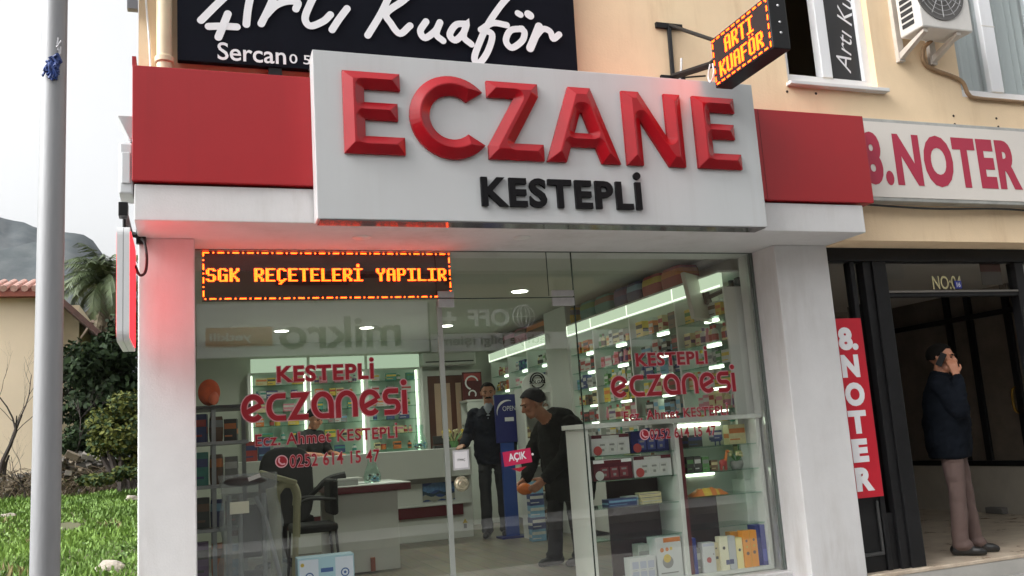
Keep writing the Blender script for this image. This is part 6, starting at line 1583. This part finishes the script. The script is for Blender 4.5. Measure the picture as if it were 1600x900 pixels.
def hair_cap(par, T, nm, m_, front=-.052, low=-.03, r=1.0, thick=.012, seed=0, ear=True):
    """cap of hair: the part of a skull shell above and behind the hairline"""
    m = MB(); n, k_ = 28, 16; vs = []; fs = []
    for i in range(k_ + 1):
        for k in range(n):
            a = 2 * math.pi * k / n; fwd = -math.sin(a)           # 1 = front
            lim = math.pi * (.30 if fwd > .75 else (.30 + .34 * min(1, max(0, (.75 - fwd) / .9))))
            t = lim * i / k_
            rx, ry, rz = .083 + thick, .104 + thick, .090 + thick
            q = (rx * math.sin(t) * math.cos(a), .012 + ry * math.sin(t) * math.sin(a), .030 + rz * math.cos(t))
            j = 1 + .03 * noise.noise((q[0] * 40, q[1] * 40, q[2] * 40 + seed))
            vs.append(T(q[0] * j, q[1] * j, q[2] * j))
    for i in range(k_):
        for k in range(n): fs.append((i * n + k, i * n + (k + 1) % n, (i + 1) * n + (k + 1) % n, (i + 1) * n + k))
    m.add(vs, fs)
    inner = [T(*(0, .01, .0))]
    o = m.build(nm, m_, par, smooth=True, local=True)
    sol = o.modifiers.new("solid", 'SOLIDIFY'); sol.thickness = thick * 1.3; sol.offset = -1
    return o
def legs(k, tm=2, sm=3, hw=.095, step=(0, 0), tr=.088):
    out = []
    for sd, dy in ((-1, step[0]), (1, step[1])):
        x = sd * hw
        out += [('c', tm, (x * .9, 0, .90 * k), tr * 1.05, (x * 1.02, dy * .5 - .015, .50 * k), tr * .78), ('c', tm, (x * 1.02, dy * .5 - .015, .50 * k), tr * .78, (x * 1.05, dy, .10), tr * .74),
                ('e', tm, (x * 1.05, dy - .012, .085), (tr * .82, tr * .92, .05)), ('c', sm, (x * 1.05, dy + .045, .045), .043, (x * 1.12, dy - .13, .036), .036), ('c', sm, (x * 1.05, dy + .03, .07), .042, (x * 1.08, dy - .06, .055), .04), ('c', sm, (x * 1.12, dy - .13, .034), .034, (x * 1.13, dy - .16, .03), .027)]
    return out
# man with the phone in the notary doorway (faces right, right hand at his cheek)
k = 1.72 / 1.75
J = [M_skin, mat("navy_black_jacket", (.007, .009, .013), .9, spec=.06, var=.35, scale=7, bump=.5, bscale=14), mat("mauve_trousers", S(98, 80, 75), .85, var=.12, scale=6, bump=.35, bscale=18), M_shoe]
hp, T = head((0, -.02, 1.605), pitch=rad(4), yaw=rad(-14))
pr = legs(k, step=(.03, -.06)) + hp
pr += [('c', 0, (0, .01, 1.42), .058, (0, -.01, 1.55), .055),
       ('l', 1, [((0, .02, .78), .20, .16), ((0, .02, .88), .222, .18), ((0, .015, 1.05), .222, .185), ((0, .0, 1.20), .23, .18), ((0, .005, 1.34), .21, .155), ((0, .01, 1.41), .15, .11), ((0, .01, 1.455), .085, .085), ((0, .0, 1.49), .078, .082)]),
       ('c', 1, (-.17, .01, 1.385), .083, (-.245, -.11, 1.16), .072), ('c', 1, (-.245, -.11, 1.16), .07, (-.128, -.125, 1.41), .05),
       ('c', 1, (.17, .01, 1.385), .083, (.24, .02, 1.10), .07), ('c', 1, (.24, .02, 1.10), .068, (.20, -.10, .90), .055)]
pr += hand(1, (-.122, -.118, 1.455), (.06, .16, 1), (1, .3, 0), .7, .98)
pm_ = person("man in dark jacket and mauve trousers holding a phone to his cheek in the doorway", (6.0, .74, HF), rad(42), pr, J, voxel=.008)
face_bits(pm_, T); hair_cap(pm_, T, "hair", M_hair, thick=.010)
ph = MB(); ph.rbox(Vector((-.104, -.022, 1.592)), .010, .052, .115, rad(-8), 0, rad(30), 0)
pho = ph.build("mobile_phone", mat("black_phone", (.006, .006, .007), .45, spec=.2), None, bev=.004)
pho.matrix_world = Matrix.Translation((6.0, .74, HF)) @ Matrix.Rotation(rad(42), 4, 'Z')
tag(pho, "black mobile phone in the hand of the man in the entrance hall", "phone")
# moustached man by the counter
J1 = [M_skin, mat("dark_navy_coat", (.012, .015, .025), .85, spec=.1, var=.3, scale=6, bump=.4, bscale=15), mat("dark_trousers", (.018, .019, .024), .8, var=.3, scale=6, bump=.3, bscale=18), M_shoe, mat("pale_shirt", S(150, 156, 166), .7)]
hp, T = head((0, -.03, 1.665), pitch=rad(8), yaw=rad(8))
pr = legs(1.03, step=(-.05, .04)) + hp
pr += [('c', 0, (0, .0, 1.47), .06, (0, -.02, 1.6), .058),
       ('l', 1, [((0, .02, .84), .19, .14), ((0, .01, .95), .205, .155), ((0, .0, 1.10), .205, .16), ((0, -.005, 1.26), .215, .155), ((0, .0, 1.39), .20, .135), ((0, .01, 1.46), .14, .10), ((0, .005, 1.51), .08, .08)]),
       ('c', 4, (0, -.112, 1.36), .03, (0, -.055, 1.50), .05),
       ('c', 1, (-.18, .01, 1.43), .08, (-.27, -.02, 1.17), .068), ('c', 1, (-.27, -.02, 1.17), .066, (-.30, -.19, 1.07), .05),
       ('c', 1, (.18, .01, 1.43), .08, (.255, .04, 1.15), .068), ('c', 1, (.255, .04, 1.15), .066, (.24, -.06, .90), .05)]
pr += hand(1, (-.305, -.22, 1.065), (-.1, -1, -.05), (0, -.1, -1), .25) + hand(1, (.237, -.075, .865), (0, -.3, -1), (-1, 0, 0), .5)
p1 = person("moustached man in a dark navy coat standing at the right end of the counter", (3.36, 5.02, FZ), rad(-26), pr, J1)
face_bits(p1, T, moustache=True); hair_cap(p1, T, "hair", M_hair, thick=.007)
# stooping man in a hooded coat
J2 = [M_skin, mat("dark_grey_coat", (.014, .015, .013), .9, spec=.08, var=.35, scale=5, bump=.5, bscale=13), mat("black_trousers", (.012, .012, .013), .85, var=.3, scale=5), M_shoe]
hp, T = head((0, -.285, 1.395), pitch=rad(22), yaw=rad(-18))
pr = legs(.92, step=(-.08, .05)) + hp
pr += [('c', 0, (0, -.13, 1.24), .06, (0, -.25, 1.34), .058),
       ('l', 1, [((0, .05, .54), .235, .20), ((0, .06, .70), .245, .22), ((0, .06, .86), .245, .235), ((0, .035, 1.02), .255, .225), ((0, -.01, 1.15), .24, .20), ((0, -.07, 1.25), .18, .15), ((0, -.12, 1.29), .10, .10)]),
       ('e', 1, (0, .015, 1.275), (.135, .10, .075)),
       ('c', 1, (-.19, -.03, 1.19), .088, (-.26, -.15, .95), .075), ('c', 1, (-.26, -.15, .95), .075, (-.16, -.29, .77), .058),
       ('c', 1, (.19, -.03, 1.19), .088, (.26, -.15, .95), .075), ('c', 1, (.26, -.15, .95), .075, (.14, -.29, .77), .058)]
pr += hand(1, (-.15, -.315, .745), (.1, -.8, -.5), (1, -.1, -.2), .55) + hand(1, (.13, -.315, .745), (-.1, -.8, -.5), (-1, -.1, -.2), .55)
p2 = person("stooping man in a dark hooded coat and dark cap behind the glass door", (3.10, 2.22, FZ), rad(-74), pr, J2)
face_bits(p2, T); hair_cap(p2, T, "cap", mat("dark_wool_cap", (.014, .013, .017), .9, bump=.3, bscale=150), thick=.016)
bag = MB(); bag.ball((0, 0, 0), .07, .05, .05, 16, 10)
for i, v in enumerate(bag.v): j = 1 + .25 * noise.noise((v[0] * 18, v[1] * 18, v[2] * 18)); bag.v[i] = (v[0] * j, v[1] * j, v[2] * j)
a_ = Vector((3.10, 2.22, FZ)) + Matrix.Rotation(rad(-74), 3, 'Z') @ Vector((0, -.43, .68))
bo = bag.build("orange_parcel", mat("orange_plastic_bag", S(214, 116, 50), .45), None, smooth=True); bo.location = a_
tag(bo, "small crumpled orange bag held by the stooping man", "bag")
# dark haired person behind the counter
J3 = [M_skin, mat("black_shirt", (.010, .010, .011), .85, var=.3, scale=8), mat("black_trousers", (.012, .012, .013)), M_shoe]
hp, T = head((0, -.10, 1.515), pitch=rad(24), yaw=rad(0))
pr = legs(.95) + hp + [('c', 0, (0, -.02, 1.35), .052, (0, -.08, 1.46), .05),
       ('l', 1, [((0, .02, .85), .165, .12), ((0, .02, 1.0), .165, .12), ((0, .0, 1.16), .185, .135), ((0, -.015, 1.28), .18, .125), ((0, -.02, 1.355), .11, .09), ((0, -.02, 1.39), .07, .07)]),
       ('c', 1, (-.16, -.01, 1.31), .07, (-.23, -.1, 1.08), .058), ('c', 0, (-.23, -.1, 1.08), .045, (-.15, -.32, 1.06), .034),
       ('c', 1, (.16, -.01, 1.31), .07, (.23, -.1, 1.08), .058), ('c', 0, (.23, -.1, 1.08), .045, (.15, -.32, 1.06), .034)]
pr += hand(1, (-.145, -.345, 1.06), (.2, -1, -.1), (0, 0, -1), .3) + hand(1, (.145, -.345, 1.06), (-.2, -1, -.1), (0, 0, -1), .3)
p3 = person("dark haired person in a black shirt bending their head behind the counter", (1.40, 6.22, FZ), rad(38), pr, J3)
face_bits(p3, T); hair_cap(p3, T, "hair", M_hair, thick=.012)
